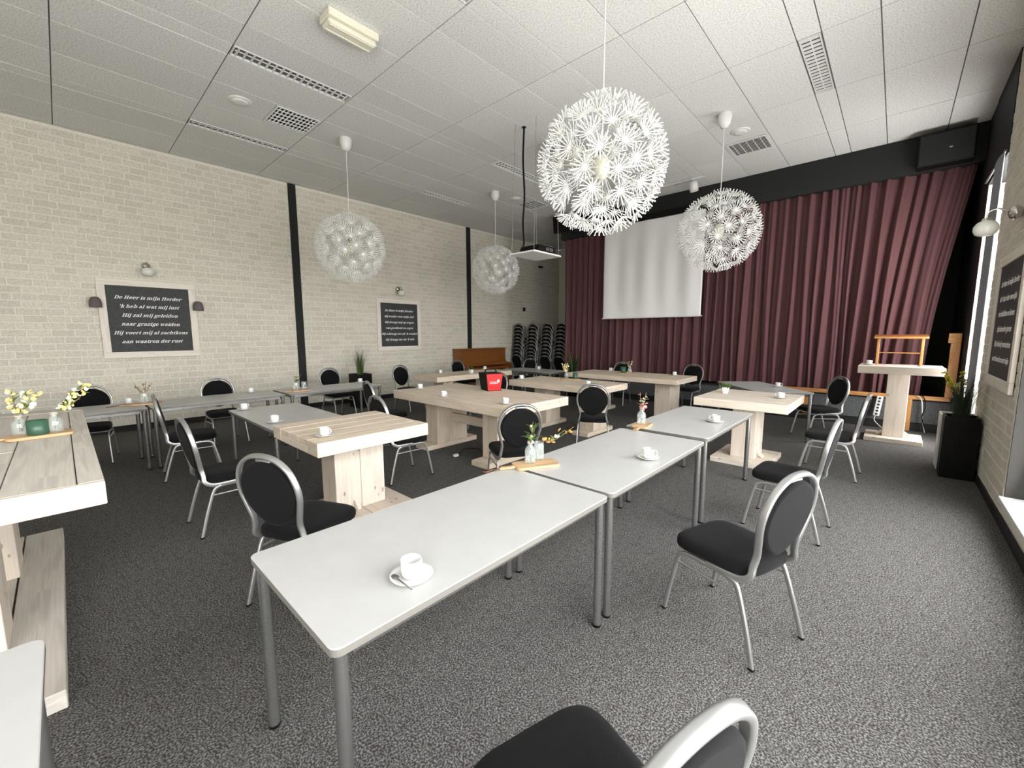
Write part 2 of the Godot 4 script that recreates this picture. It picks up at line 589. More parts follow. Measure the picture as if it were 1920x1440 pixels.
func make_room() -> void:
	struct("floor", span(Vector3(XL - 0.3, -0.2, -13.0), Vector3(XR + 0.4, 0.0, ZF + 0.2), 0.0), M.carpet, Vector3.ZERO, "mottled grey loop-pile carpet floor")
	struct("floor_terrace", span(Vector3(XR + 0.31, -0.25, -16.0), Vector3(9.0, -0.05, 8.0), 0.0), M.paving, Vector3.ZERO, "pale paving outside the windows")
	brick_wall("wall_left", XL, 1.0, -12.8, 1.6, 0.0, CEIL, 1.0)
	struct("wall_left_rear", span(Vector3(XL, 0, 1.6), Vector3(XL - 0.3, CEIL, ZF), 0.0), M.plaster)
	struct("wall_rear", span(Vector3(XL - 0.3, 0, ZF), Vector3(XR + 0.4, CEIL, ZF + 0.2), 0.0), M.plaster)
	struct("wall_back", span(Vector3(XL, 0, -12.8), Vector3(-6.9, CEIL, -13.0), 0.0), M.mortar)
	struct("baseboard_left", span(Vector3(XL + 0.002, 0, -12.7), Vector3(XL + 0.025, 0.10, ZF), 0.004), M.black_paint)
	# two dark steel columns let into the left wall
	for i in 2:
		var z: float = [-3.505, -8.32][i]
		struct("trim_%d" % (i + 1), span(Vector3(XL - 0.05, 0, z - 0.075), Vector3(XL + 0.03, CEIL, z + 0.075), 0.004), M.dark_paint, Vector3.ZERO, "dark grey steel column in the brick wall")
	# right wall: brick pier between the windows, plain piers beyond the frame
	brick_wall("wall_right", XR, -1.0, -7.35, -5.25, 0.0, CEIL, 0.9)
	struct("wall_right_stage", span(Vector3(XR, 0, -13.0), Vector3(XR + 0.3, CEIL, -8.80), 0.0), M.black_paint)
	struct("wall_right_jamb", span(Vector3(XR, 0, -8.80), Vector3(XR + 0.3, CEIL, -8.75), 0.0), M.mortar)
	struct("baseboard_right", span(Vector3(XR - 0.02, 0, -7.35), Vector3(XR - 0.002, 0.09, 1.0), 0.004), M.black_paint)
	var edges := [[-2.75, -2.3], [0.2, 0.65], [3.15, ZF]]
	for e in edges:
		struct("wall_right_pier", span(Vector3(XR, 0, e[0]), Vector3(XR + 0.3, CEIL, e[1]), 0.0), M.plaster)
	for i in WINDOWS.size():
		var w: Array = WINDOWS[i]
		struct("wall_right_sill", span(Vector3(XR, 0, w[0]), Vector3(XR + 0.3, w[2] - 0.04, w[1]), 0.0), M.mortar)
		struct("trim_sill_%d" % (i + 1), span(Vector3(XR - 0.03, w[2] - 0.04, w[0]), Vector3(XR + 0.3, w[2], w[1]), 0.004), M.white_paint)
		struct("wall_right_lintel", span(Vector3(XR - 0.01, w[3], w[0]), Vector3(XR + 0.3, CEIL, w[1]), 0.0), M.dark_paint)
		# frame and pane at the outer face of the wall
		var win := Node3D.new()
		win.name = "window_%d" % (i + 1)
		win.set_meta("kind", "structure")
		win.set_meta("label", "tall window with dark frame in the right wall")
		add_child(win)
		var X := XR + 0.24
		for z: float in [w[0] + 0.03, (w[0] + w[1]) / 2, w[1] - 0.03]:
			part("frame_post", span(Vector3(X - 0.03, w[2], z - 0.03), Vector3(X + 0.03, w[3], z + 0.03), 0.004), M.dark_paint, win)
		for y: float in [w[2] + 0.03, w[3] - 0.03]:
			part("frame_rail", span(Vector3(X - 0.03, y - 0.03, w[0] + 0.06), Vector3(X + 0.03, y + 0.03, w[1] - 0.06), 0.004), M.dark_paint, win)
		for k in 2:
			var za := lerpf(w[0], w[1], 0.5 * k) + 0.05
			var zb := lerpf(w[0], w[1], 0.5 * k + 0.5) - 0.05
			part("pane", span(Vector3(X - 0.004, w[2] + 0.05, za), Vector3(X + 0.004, w[3] - 0.05, zb), 0.0), M.glass_pane, win)
	# grey boarding on the reveal next to the brick pier
	struct("trim_reveal", span(Vector3(XR + 0.001, 0.24, -5.25), Vector3(XR + 0.2, 3.3, -5.235), 0.002), M.grey_board)
	make_ceiling()

func make_ceiling() -> void:
	var o := struct("ceiling", span(Vector3(XL - 0.3, CEIL + 0.025, -13.0), Vector3(XR + 0.4, CEIL + 0.2, ZF + 0.2), 0.0), M.grid, Vector3.ZERO, "suspended ceiling of off-white mineral fibre tiles")
	var xs := [XL, -9.25, -8.58, -7.91, -7.70, -7.035, -6.36, -5.685, -5.455, -5.02, -4.345, -3.68, -3.235, -3.02, -2.36, -1.70, -1.024, -0.81, -0.35, 0.33, XR]
	var zs := [-12.8, -11.0, -9.64, -8.31, -6.935, -5.585, -4.235, -2.88, -1.54, -0.21, 1.14, 2.49, ZF]
	var seen := {}
	for i in xs.size() - 1:
		for j in zs.size() - 1:
			var x0: float = xs[i]
			var x1: float = xs[i + 1]
			var z0: float = zs[j]
			var z1: float = zs[j + 1]
			if x0 > -7.0 and z1 < -9.0:
				continue
			var strip := x1 - x0 < 0.25 and x1 - x0 > 0.18
			if strip and (is_equal_approx(z0, -2.88) or is_equal_approx(z0, -6.935)):
				continue        # a light fitting lies here
			var sz := Vector3(x1 - x0 - 0.011, 0.02, z1 - z0 - 0.011)
			var key := "%.3f %.3f" % [sz.x, sz.z]
			if not seen.has(key):
				seen[key] = MB.new().box(sz, Vector3.ZERO, 0.001).mesh()
			inst("ceiling_tile", seen[key], M.tiles[(i * 7 + j * 3 + (i * j) % 2) % 3], o, Vector3((x0 + x1) / 2, CEIL + 0.012 + rng.randf_range(-0.001, 0.001), (z0 + z1) / 2))
	# bare grid of inverted tees between the tiles
	var bars := MB.new()
	for x: float in xs.slice(1, -1):
		bars.box(Vector3(0.012, 0.01, ZF + 12.8), Vector3(x, CEIL + 0.019, (ZF - 12.8) / 2), 0.0)
	for z: float in zs.slice(1, -1):
		bars.box(Vector3(XR - XL, 0.01, 0.012), Vector3((XR + XL) / 2, CEIL + 0.0185, z), 0.0)
	part("grid", bars, M.joint, o)

func make_stage() -> void:
	# black header beam over the stage, black cheek wall on its left, grey fabric front with a black plinth
	struct("wall_header", span(Vector3(-6.9, 4.13, -9.46), Vector3(XR, CEIL, -9.7), 0.004), M.dark_paint, Vector3.ZERO, "dark grey header beam over the stage curtain")
	struct("wall_stage_side", span(Vector3(-6.9, 0, -9.7), Vector3(-6.8, CEIL, -12.8), 0.0), M.black_paint)
	struct("wall_stage_back", span(Vector3(-6.8, 0, -11.4), Vector3(XR, CEIL, -11.5), 0.0), M.black_paint)
	struct("floor_stage", span(Vector3(-6.88, 0.50, -9.42), Vector3(XR, 0.54, -11.4), 0.0), M.black_paint)
	struct("wall_stage_front", span(Vector3(-6.88, 0.14, -9.40), Vector3(XR - 0.02, 0.50, -9.48), 0.003), M.stage_grey, Vector3.ZERO, "grey felt-covered stage front")
	struct("baseboard_stage", span(Vector3(-6.88, 0.0, -9.42), Vector3(XR - 0.02, 0.14, -9.48), 0.003), M.black_paint)
	# pine guard frame along the stage edge, open at the left
	var f := thing("stage_guard_frame", "honey-coloured wooden guard frame standing along the stage edge under the curtain", "railing", Vector3(0, 0, -9.36))
	plank("rail", f, Vector3(2.35, 0.065, 0.05), Vector3(-0.47, 0.565, 0), "x", "oak", 0)
	plank("post", f, Vector3(0.40, 0.11, 0.03), Vector3(-1.14, 0.335, 0.0), "y", "oak", 1)
	plank("post", f, Vector3(0.53, 0.12, 0.03), Vector3(0.22, 0.267, 0.0), "y", "oak", 2)
	plank("post", f, Vector3(0.85, 0.11, 0.045), Vector3(0.69, 1.025, 0), "y", "oak", 3)
	plank("top_rail", f, Vector3(0.14, 0.15, 0.05), Vector3(0.675, 1.525, 0.0), "x", "oak", 0)
	# maroon curtain on pleats; right end is drawn aside and swings free of the frame
	var cur := thing("stage_curtain", "heavy maroon pleated curtain drawn across the stage", "curtain", Vector3(0, 0, -9.61))
	curtain(cur)
	# projection screen hung before the curtain
	var s := thing("projection_screen", "white roll-down projection screen hanging in front of the maroon curtain", "screen", Vector3(-4.29, 0, -9.33))
	var nx := 60
	var ny := 24
	var front := []
	for j in ny + 1:
		var ring := PackedVector3Array()
		var t := float(j) / ny
		for side in 2:
			for i in nx + 1:
				var u := float(i) / nx if side == 0 else 1.0 - float(i) / nx
				var x := (u - 0.5) * 2.36
				var wv := 0.014 * sin(u * 30.0 + 0.4 * sin(t * 3.0)) * (0.3 + 0.7 * sin(PI * minf(t * 1.1, 1.0))) + 0.012 * sin(u * 13.0 + 2.0)
				ring.append(Vector3(x, lerpf(1.99, 4.18, t), wv - (0.003 if side else 0.0)))
		front.append(ring)
	part("canvas", MB.new().loft(front, 1, false), M.screen, s)
	part("weight_bar", MB.new().tube(PackedVector3Array([Vector3(-1.21, 1.985, 0), Vector3(1.21, 1.985, 0)]), circ(0.014, 10)), M.white_paint, s)
	part("roller_case", span(Vector3(-1.23, 4.18, -0.128), Vector3(1.23, 4.30, 0.05), 0.01), M.black_plastic, s)
	# loudspeakers in the upper corners of the stage opening
	var sp := thing("loudspeaker", "dark wall loudspeaker under the ceiling at the window end of the header", "loudspeaker", Vector3(0.33, 4.36, -9.3))
	part("cabinet", MB.new().box(Vector3(0.62, 0.46, 0.24), Vector3.ZERO, 0.012), M.black_plastic, sp)
	part("grille", MB.new().box(Vector3(0.58, 0.42, 0.012), Vector3(0, 0, 0.124), 0.005), M.dark_paint, sp)
	part("badge", MB.new().box(Vector3(0.035, 0.02, 0.004), Vector3(0.05, -0.02, 0.131), 0.001), M.silver, sp)
	part("bracket", span(Vector3(-0.05, -0.05, -0.165), Vector3(0.05, 0.05, -0.115), 0.004), M.black_plastic, sp)
	var sq := thing("loudspeaker", "black tilted loudspeaker under the ceiling over the left end of the curtain", "loudspeaker", Vector3(-6.42, 4.42, -9.12))
	var tb := Basis(Vector3(1, 0, 0), 0.18) * Basis(Vector3(0, 0, 1), -0.06)
	part("cabinet", MB.new().box(Vector3(0.74, 0.42, 0.34), Vector3.ZERO, 0.012, tb), M.black_paint, sq)
	part("grille", MB.new().box(Vector3(0.70, 0.38, 0.012), tb * Vector3(0, 0, 0.172), 0.005, tb), M.black_plastic, sq)
	part("bracket", span(Vector3(-0.05, 0.0, -0.335), Vector3(0.05, 0.10, -0.15), 0.004), M.black_plastic, sq)

func curtain(cur: Node3D) -> void:
	var widths := []
	var x := -6.85
	var r := RandomNumberGenerator.new()
	r.seed = 33
	var folds := []      # centre and half width of every pleat
	while x < 0.70:
		var w := r.randf_range(0.13, 0.25)
		folds.append([x, w, r.randf_range(0.7, 1.25)])
		x += w
	folds.append([x, 0.2, 1.0])
	var per := 14
	var nys := 26
	var rings := []
	for j in nys + 1:
		var t := float(j) / nys      # 0 at the hem
		var y := lerpf(0.57, 4.16, t)
		var line := PackedVector3Array()
		for k in folds.size() - 1:
			var f: Array = folds[k]
			for i in per:
				var u := float(i) / per
				var px: float = f[0] + f[1] * u
				var amp: float = 0.135 * f[2] * (0.45 + 0.55 * (1.0 - t * 0.75))
				var ph := TAU * u
				var sway: float = 0.035 * sin(k * 1.9 + t * 3.2) * (1.0 - t)
				var z := amp * (0.5 - 0.5 * cos(ph)) + 0.02 * sin(ph * 2.0 + k)
				# right end: gathered inwards below, swinging aside
				var e := smoothstep(-0.9, 0.7, px)
				var pull := -0.36 * e * pow(1.0 - t, 1.15) - 0.10 * e * sin(PI * t) * 0.6
				line.append(Vector3(px + sway + pull, y - 0.02 * sin(k * 2.3) * (1.0 - t) - 0.06 * e * (1.0 - t), z + 0.05 * e * sin(t * 5.0)))
		rings.append(line)
	var all := []
	for line: PackedVector3Array in rings:
		var ring := PackedVector3Array(line)
		var back := PackedVector3Array(line)
		back.reverse()
		for p in back:
			ring.append(p + Vector3(0, 0, -0.004))
		all.append(ring)
	part("cloth", MB.new().loft(all, 1, false), M.curtain, cur)
	part("track", span(Vector3(-6.87, 4.15, -0.03), Vector3(0.72, 4.20, 0.08), 0.004), M.black_plastic, cur)

# a plank whose grain runs along its own x; axis says where x points in the thing
func plank(called: String, parent: Node, s: Vector3, at: Vector3, axis: String, wood: String, k: int, ch := 0.004) -> MeshInstance3D:
	var b := Basis.IDENTITY
	if axis == "z":
		b = Basis(Vector3.UP, PI / 2)
	elif axis == "y":
		b = Basis(Vector3(0, 0, 1), PI / 2)
	return inst(called, MB.new().box(s, Vector3.ZERO, ch).mesh(), M[wood][k % 4], parent, at, b)

# ---------------------------------------------------------------- things on the ceiling
func louvre_light(x0: float, x1: float, z0: float, z1: float, label: String) -> void:
	var t := thing("ceiling_light", label, "ceiling light", Vector3((x0 + x1) / 2, CEIL, (z0 + z1) / 2), 0.0, "recessed louvre lights")
	var w := (x1 - x0) / 2 - 0.012
	var l := (z1 - z0) / 2 - 0.012
	part("housing", span(Vector3(-w, 0.0235, -l), Vector3(w, 0.0245, l), 0.0), M.joint, t)
	for s: float in [-1.0, 1.0]:
		part("frame_side", span(Vector3(s * w, -0.004, -l), Vector3(s * (w - 0.012), 0.0235, l), 0.002), M.white_paint, t)
		part("frame_end", span(Vector3(-w + 0.012, -0.004, s * l), Vector3(w - 0.012, 0.0235, s * (l - 0.012)), 0.002), M.white_paint, t)
	part("fluorescent_tube", MB.new().tube(PackedVector3Array([Vector3(0, 0.016, -l + 0.03), Vector3(0, 0.016, l - 0.03)]), circ(0.006, 8)), M.paper, t)
	var n := 17
	var blade := MB.new().box(Vector3(2 * w - 0.026, 0.024, 0.003), Vector3.ZERO, 0.0, Basis(Vector3(1, 0, 0), 0.35)).mesh()
	for k in n:
		inst("louvre_blade", blade, M.white_paint, t, Vector3(0, 0.004, lerpf(-l + 0.05, l - 0.05, float(k) / (n - 1))))

func vent(cx: float, cz: float, label: String) -> void:
	var t := thing("ceiling_vent", label, "vent", Vector3(cx, CEIL, cz), 0.0, "square ceiling vents")
	var h := 0.29
	part("back_plate", span(Vector3(-h, 0.001, -h), Vector3(h, -0.003, h), 0.0), M.black_paint, t)
	for s: float in [-1.0, 1.0]:
		part("frame_side", span(Vector3(s * h, 0.001, -h), Vector3(s * (h - 0.025), -0.016, h), 0.002), M.white_paint, t)
		part("frame_end", span(Vector3(-h + 0.025, 0.001, s * h), Vector3(h - 0.025, -0.016, s * (h - 0.025)), 0.002), M.white_paint, t)
	for k in 10:
		var z := lerpf(-h + 0.055, h - 0.055, k / 9.0)
		part("slat", MB.new().box(Vector3(2 * h - 0.052, 0.004, 0.026), Vector3(0, -0.012, z), 0.0, Basis(Vector3(1, 0, 0), 0.25)), M.white_paint, t)
	for k in 5:
		var x := lerpf(-h + 0.09, h - 0.09, k / 4.0)
		part("bar", MB.new().box(Vector3(0.006, 0.010, 2 * h - 0.052), Vector3(x, -0.019, 0), 0.0), M.white_paint, t)

func paper_globe(x: float, y: float, z: float, R: float, label: String) -> void:
	var t := thing("pendant_lamp", label, "pendant lamp", Vector3(x, y, z), 0.0, "paper flower globe pendants")
	# canopy bowl and cord
	part("canopy", MB.new().lathe(PackedVector2Array([Vector2(0.0, CEIL - y - 0.19), Vector2(0.05, CEIL - y - 0.18), Vector2(0.082, CEIL - y - 0.12), Vector2(0.095, CEIL - y - 0.05), Vector2(0.085, CEIL - y)]), 24), M.white_paint, t)
	part("cord", MB.new().tube(PackedVector3Array([Vector3(0, 0.12, 0), Vector3(0, CEIL - y - 0.185, 0)]), circ(0.006, 6)), M.white_paint, t)
	var core := part("bulb_cage", MB.new().ball(Vector3(0.07, 0.11, 0.07), Vector3.ZERO, 16, 10), M.cream, t)
	part("socket", MB.new().lathe(PackedVector2Array([Vector2(0.03, 0.10), Vector2(0.035, 0.14), Vector2(0.02, 0.17)]), 12), M.steel, core)
	if not M.has("flower_mesh"):
		M.flower_mesh = flower_mesh()
	var n := 92
	var ga := PI * (3.0 - sqrt(5.0))
	for k in n:
		var v := 1.0 - 2.0 * (k + 0.5) / n
		var rr := sqrt(1.0 - v * v)
		var a := ga * k + x
		var d := Vector3(rr * cos(a), v, rr * sin(a))
		d = (d + Vector3(sin(k * 12.9), sin(k * 7.3), sin(k * 3.7)) * 0.05).normalized()
		var e := d.cross(Vector3(0.3, 0.9, 0.2)).normalized()
		var b := Basis(e, d, e.cross(d)) * Basis(Vector3.UP, k * 0.7)
		var s := R / 0.53 * (1.0 + 0.03 * sin(k * 5.1))
		inst("paper_flower", M.flower_mesh, M.paper, t, Vector3.ZERO, b.scaled(Vector3.ONE * s))

func flower_mesh() -> ArrayMesh:
	# stem along y from the bulb, a small disc and fifteen slim petals curling outwards
	var mb := MB.new()
	mb.tube(PackedVector3Array([Vector3(0, 0.09, 0), Vector3(0, 0.465, 0)]), circ(0.0022, 3))
	mb.lathe(PackedVector2Array([Vector2(0.015, 0.462), Vector2(0.018, 0.467), Vector2(0.013, 0.472)]), 8)
	for i in 15:
		var a := TAU * i / 15.0
		var c := Vector3(cos(a), 0, sin(a))
		var s := Vector3(-sin(a), 0, cos(a))
		var L := 0.092 + 0.010 * sin(i * 4.3)
		var rings := []
		for k in 5:
			var q := k / 4.0
			var p := c * (0.008 + L * pow(q, 0.92)) + Vector3(0, 0.467 + 0.052 * pow(q, 1.6), 0)
			var w := lerpf(0.0032, 0.0068, q)
			rings.append(PackedVector3Array([p + s * w, p + Vector3(0, 0.0022, 0), p - s * w, p - Vector3(0, 0.0022, 0)]))
		mb.loft(rings, 1, true)
	return mb.mesh()

func make_ceiling_fittings() -> void:
	louvre_light(-5.685, -5.455, -2.88, -1.54, "narrow louvre ceiling light beside the cream surface-mounted box")
	louvre_light(-7.91, -7.70, -2.88, -1.54, "narrow louvre ceiling light closest to the brick wall, beside the vent and smoke detector")
	louvre_light(-3.235, -3.02, -2.88, -1.54, "narrow louvre ceiling light between the cream box and the biggest globe lamp")
	louvre_light(-1.024, -0.81, -2.88, -1.54, "narrow louvre ceiling light over the white table row by the window")
	louvre_light(-5.685, -5.455, -6.935, -5.585, "narrow louvre ceiling light behind the hanging projector cable")
	louvre_light(-7.91, -7.70, -6.935, -5.585, "narrow louvre ceiling light over the globe lamp by the second column")
	louvre_light(-3.235, -3.02, -6.935, -5.585, "narrow louvre ceiling light behind the biggest globe lamp")
	louvre_light(-1.024, -0.81, -6.935, -5.585, "narrow louvre ceiling light over the stage end by the window wall")
	vent(-6.67, -2.56, "square white ceiling vent between two louvre lights and a smoke detector")
	vent(-2.02, -8.0, "square white ceiling vent close to the stage header")
	vent(-6.67, -7.95, "square white ceiling vent beyond the projector, towards the stacked chairs")
	for e in [[-6.64, -1.9, "flat round ceiling disc beside the vent nearest the board with the black panel"], [-2.0, -7.35, "flat round ceiling disc beside the vent near the stage header"], [-6.65, -7.35, "flat round ceiling disc beside the far vent above the piano"]]:
		var d := thing("smoke_detector", e[2], "smoke detector", Vector3(e[0], CEIL, e[1]), 0.0, "round ceiling discs")
		part("base_ring", MB.new().lathe(PackedVector2Array([Vector2(0.135, 0.002), Vector2(0.135, -0.006), Vector2(0.12, -0.014)]), 28), M.white_paint, d)
		part("cap", MB.new().lathe(PackedVector2Array([Vector2(0.095, -0.012), Vector2(0.09, -0.026), Vector2(0.06, -0.032), Vector2(0.0, -0.033)]), 24), M.white_paint, d)
	# surface-mounted cream luminaire
	var bx := thing("surface_light", "cream surface-mounted emergency light box on the ceiling tiles", "ceiling light", Vector3(-4.27, CEIL, -2.25))
	part("body", MB.new().box(Vector3(0.22, 0.075, 0.52), Vector3(0, -0.0375, 0), 0.01), M.cream, bx)
	part("diffuser", MB.new().box(Vector3(0.17, 0.05, 0.50), Vector3(-0.005, -0.098, 0), 0.018), M.cream, bx)
	for s: float in [-1.0, 1.0]:
		part("ridge", MB.new().box(Vector3(0.012, 0.012, 0.46), Vector3(s * 0.045, -0.124, 0), 0.004), M.cream, bx)
	# spotlight on a short rail
	var sr := thing("spotlight_rail", "white spotlight on a short ceiling rail before the stage header", "spotlight", Vector3(-3.35, CEIL, -8.85))
	part("rail", span(Vector3(-0.55, 0, -0.02), Vector3(0.35, -0.025, 0.02), 0.004), M.white_paint, sr)
	part("arm", MB.new().tube(PackedVector3Array([Vector3(0.12, -0.02, 0), Vector3(0.12, -0.09, 0)]), circ(0.012, 8)), M.white_paint, sr)
	part("lamp_head", MB.new().lathe(PackedVector2Array([Vector2(0.03, 0.10), Vector2(0.075, 0.08), Vector2(0.085, 0.0), Vector2(0.08, -0.10), Vector2(0.07, -0.10), Vector2(0.06, -0.04)]), 20, Vector3(0.14, -0.15, 0), true, Basis(Vector3(1, 0, 0), 0.5)), M.white_paint, sr)
	# hanging projector shelf, its projector and cable
	var sh := thing("projector_shelf", "white board hung on four wires from the ceiling carrying the projector", "shelf", Vector3(-4.2, 2.81, -5.1))
	part("board", MB.new().box(Vector3(0.50, 0.024, 0.66), Vector3.ZERO, 0.004), M.white_paint, sh)
	for sx: float in [-1.0, 1.0]:
		for sz: float in [-1.0, 1.0]:
			part("wire", MB.new().tube(PackedVector3Array([Vector3(sx * 0.22, -0.02, sz * 0.30), Vector3(sx * 0.20, CEIL - 2.81, sz * 0.24)]), circ(0.0035, 5)), M.silver, sh)
	var pr := thing("projector", "black video projector lying on the hanging white board", "projector", Vector3(-4.18, 2.822, -5.14), 0.0)
	part("case", MB.new().box(Vector3(0.38, 0.11, 0.40), Vector3(0, 0.058, 0), 0.015), M.black_plastic, pr)
	part("top_panel", MB.new().box(Vector3(0.34, 0.008, 0.36), Vector3(0, 0.116, 0), 0.003), M.silver, pr)
	part("lens", MB.new().lathe(PackedVector2Array([Vector2(0.045, 0.0), Vector2(0.045, 0.03), Vector2(0.035, 0.03), Vector2(0.03, 0.018)]), 20, Vector3(0.08, 0.06, -0.2), true, Basis(Vector3(1, 0, 0), -PI / 2)), M.chrome, pr)
	var grille := MB.new()
	for k in 6:
		grille.box(Vector3(0.004, 0.05, 0.012), Vector3(0.191, 0.058, -0.12 + 0.03 * k), 0.001)
	part("side_vent", grille, M.silver, pr)
	var cb := thing("projector_cable", "thick black cable dropping from the ceiling to the projector", "cable", Vector3(-4.34, 0, -4.99))
	part("sheath", MB.new().tube(spline([Vector3(0, CEIL, 0), Vector3(-0.01, 4.2, 0.01), Vector3(0.01, 3.7, 0.0), Vector3(-0.02, 3.3, 0.0), Vector3(0.0, 3.0, 0.0), Vector3(-0.015, 2.92, 0.03), Vector3(-0.03, 2.87, 0.05)], 6), circ(0.014, 8)), M.black_plastic, cb)
	part("collar", MB.new().lathe(PackedVector2Array([Vector2(0.03, CEIL), Vector2(0.03, CEIL - 0.012), Vector2(0.014, CEIL - 0.02)]), 14), M.black_plastic, cb)
	# second hanging panel beyond the big globe
	var hp := thing("hanging_shelf", "cream flat shelf on wires close under the ceiling behind the biggest globe lamp", "shelf", Vector3(-3.92, 4.36, -5.75))
	part("board", MB.new().box(Vector3(0.52, 0.02, 0.62), Vector3.ZERO, 0.004), M.cream, hp)
	part("control_box", MB.new().box(Vector3(0.3, 0.07, 0.32), Vector3(0.05, 0.045, -0.05), 0.008), M.black_plastic, hp)
	for sx: float in [-1.0, 1.0]:
		for sz: float in [-1.0, 1.0]:
			part("wire", MB.new().tube(PackedVector3Array([Vector3(sx * 0.23, -0.016, sz * 0.28), Vector3(sx * 0.23, CEIL - 4.36, sz * 0.28)]), circ(0.0035, 5)), M.silver, hp)
	paper_globe(-2.0, 3.045, -3.33, 0.55, "biggest-looking white paper flower globe over the row of white tables by the window")
	paper_globe(-6.64, 3.0, -3.34, 0.54, "white paper flower globe hanging beside the first dark column of the brick wall")
	paper_globe(-6.66, 3.02, -6.7, 0.525, "white paper flower globe hanging beside the second dark column and the projector")
	paper_globe(-2.02, 3.08, -6.64, 0.56, "white paper flower globe hanging in front of the screen and maroon curtain")

# ---------------------------------------------------------------- tables
func make_tables() -> void:
	# white laminate tables on steel tubes
	var t := steel_table()
	var grp := "white laminate tables on steel legs"
	var spots := [
		[Vector3(-1.425, 0, -1.165), PI / 2, "white laminate table holding the cup with the teaspoon, end of the window-side row"],
		[Vector3(-1.425, 0, -2.68), PI / 2, "white laminate table in the middle of the window-side row of three"],
		[Vector3(-1.435, 0, -4.27), PI / 2, "white laminate table at the stage end of the window-side row"],
		[Vector3(-6.775, 0, 0.11), PI / 2, "white laminate table along the brick wall, behind the tall grey bar table"],
		[Vector3(-6.775, 0, -1.40), PI / 2, "white laminate table along the brick wall, under the first black text board"],
		[Vector3(-6.775, 0, -2.935), PI / 2, "white laminate table along the brick wall, passing the first dark column"],
		[Vector3(-4.81, 0, -1.60), 0.0, "white laminate table butted against the small square wooden table"],
		[Vector3(-6.36, 0, -7.72), 0.0, "grey-looking laminate table in front of the stacked chairs"],
		[Vector3(-1.56, 0, -7.68), -0.872, "white laminate table set askew behind the wooden table with the potted herb"],
		[Vector3(-0.985, 0, 0.475), 0.0, "white laminate table corner beside the foot of the tall grey bar table"]]
	for i in spots.size():
		var e: Array = spots[i]
		if i == 0:
			t.position = e[0]; t.rotation.y = e[1]; tag(t, e[2], "table", grp)
		else:
			copy(t, e[0], e[1], e[2], grp)
	# wooden tables: centre x, z, length along x, depth along z, height, wood of the top
	pedestal_table("plank_table", "small square whitewashed plank table joined to a white table, one cup on it", -3.54, -1.71, 0.94, 0.99, 0.80, 0.108, [[-3.54, -1.71, 0.27, 0.46]], "pine", "pale", "z")
	pedestal_table("plank_table", "long wooden plank table carrying the red and black box", -4.175, -3.80, 2.25, 1.18, 0.80, 0.112, [[-4.77, -3.76, 0.27, 0.55], [-3.585, -3.76, 0.27, 0.55]], "pine", "pine", "x")
	pedestal_table("plank_table", "wooden plank table beside the brick wall in front of the piano", -6.62, -5.75, 0.74, 2.06, 0.80, 0.10, [[-6.62, -5.15, 0.34, 0.25], [-6.62, -6.3, 0.34, 0.25]], "pine", "pale", "z")
	pedestal_table("plank_table", "wooden plank table with a green candle glass, middle of the hall", -4.09, -5.8, 1.82, 0.92, 0.80, 0.10, [[-4.5, -5.82, 0.27, 0.42], [-3.55, -5.82, 0.27, 0.42]], "pine", "pine", "x")
	pedestal_table("plank_table", "long wooden plank table closest to the maroon curtain", -3.885, -7.7, 2.3, 1.0, 0.80, 0.09, [[-4.55, -7.7, 0.3, 0.45], [-3.1, -7.7, 0.3, 0.45]], "pine", "pale", "x")
	pedestal_table("plank_table", "square pale wooden table with a small potted herb on it", -1.30, -5.845, 1.0, 1.09, 0.82, 0.10, [[-1.30, -5.85, 0.27, 0.42]], "pale", "pale", "x")
	pedestal_table("standing_table", "tall pale wooden standing table before the stage guard frame", 0.078, -8.5, 0.93, 0.72, 1.12, 0.11, [[0.078, -8.42, 0.245, 0.24]], "pale", "pale", "x")
	bar_table()

func steel_table() -> Node3D:
	var t := thing("laminate_table", "", "table", Vector3.ZERO)
	var L := 1.48
	var D := 0.742
	var top := []
	for y: float in [TOPW - 0.003, TOPW]:
		var ring := PackedVector3Array()
		for p in rrect(L - (0.004 if y == TOPW else 0.0), D - (0.004 if y == TOPW else 0.0), 0.03, 5):
			ring.append(Vector3(p.x, y, p.y))
		top.append(ring)
	part("table_top", MB.new().loft(top, -1), M.laminate, t)
	var edge := []
	for y: float in [TOPW - 0.026, TOPW - 0.003]:
		var ring := PackedVector3Array()
		for p in rrect(L, D, 0.03, 5):
			ring.append(Vector3(p.x, y, p.y))
		edge.append(ring)
	part("edge_band", MB.new().loft(edge, 1), M.edge_band, t)
	for s: float in [-1.0, 1.0]:
		part("apron", span(Vector3(-L / 2 + 0.07, TOPW - 0.062, s * (D / 2 - 0.03)), Vector3(L / 2 - 0.07, TOPW - 0.0265, s * (D / 2 - 0.05)), 0.003), M.steel, t)
		part("apron", span(Vector3(s * (L / 2 - 0.03), TOPW - 0.062, -D / 2 + 0.07), Vector3(s * (L / 2 - 0.05), TOPW - 0.0265, D / 2 - 0.07), 0.003), M.steel, t)
		for q: float in [-1.0, 1.0]:
			var leg := part("leg", MB.new().tube(PackedVector3Array([Vector3(0, 0.012, 0), Vector3(0, TOPW - 0.0265, 0)]), circ(0.0215, 16)), M.steel, t, Vector3(s * (L / 2 - 0.035), 0, q * (D / 2 - 0.037)))
			part("foot_cap", MB.new().lathe(PackedVector2Array([Vector2(0.021, 0.0), Vector2(0.0225, 0.004), Vector2(0.0225, 0.014)]), 14), M.black_plastic, leg)
	return t

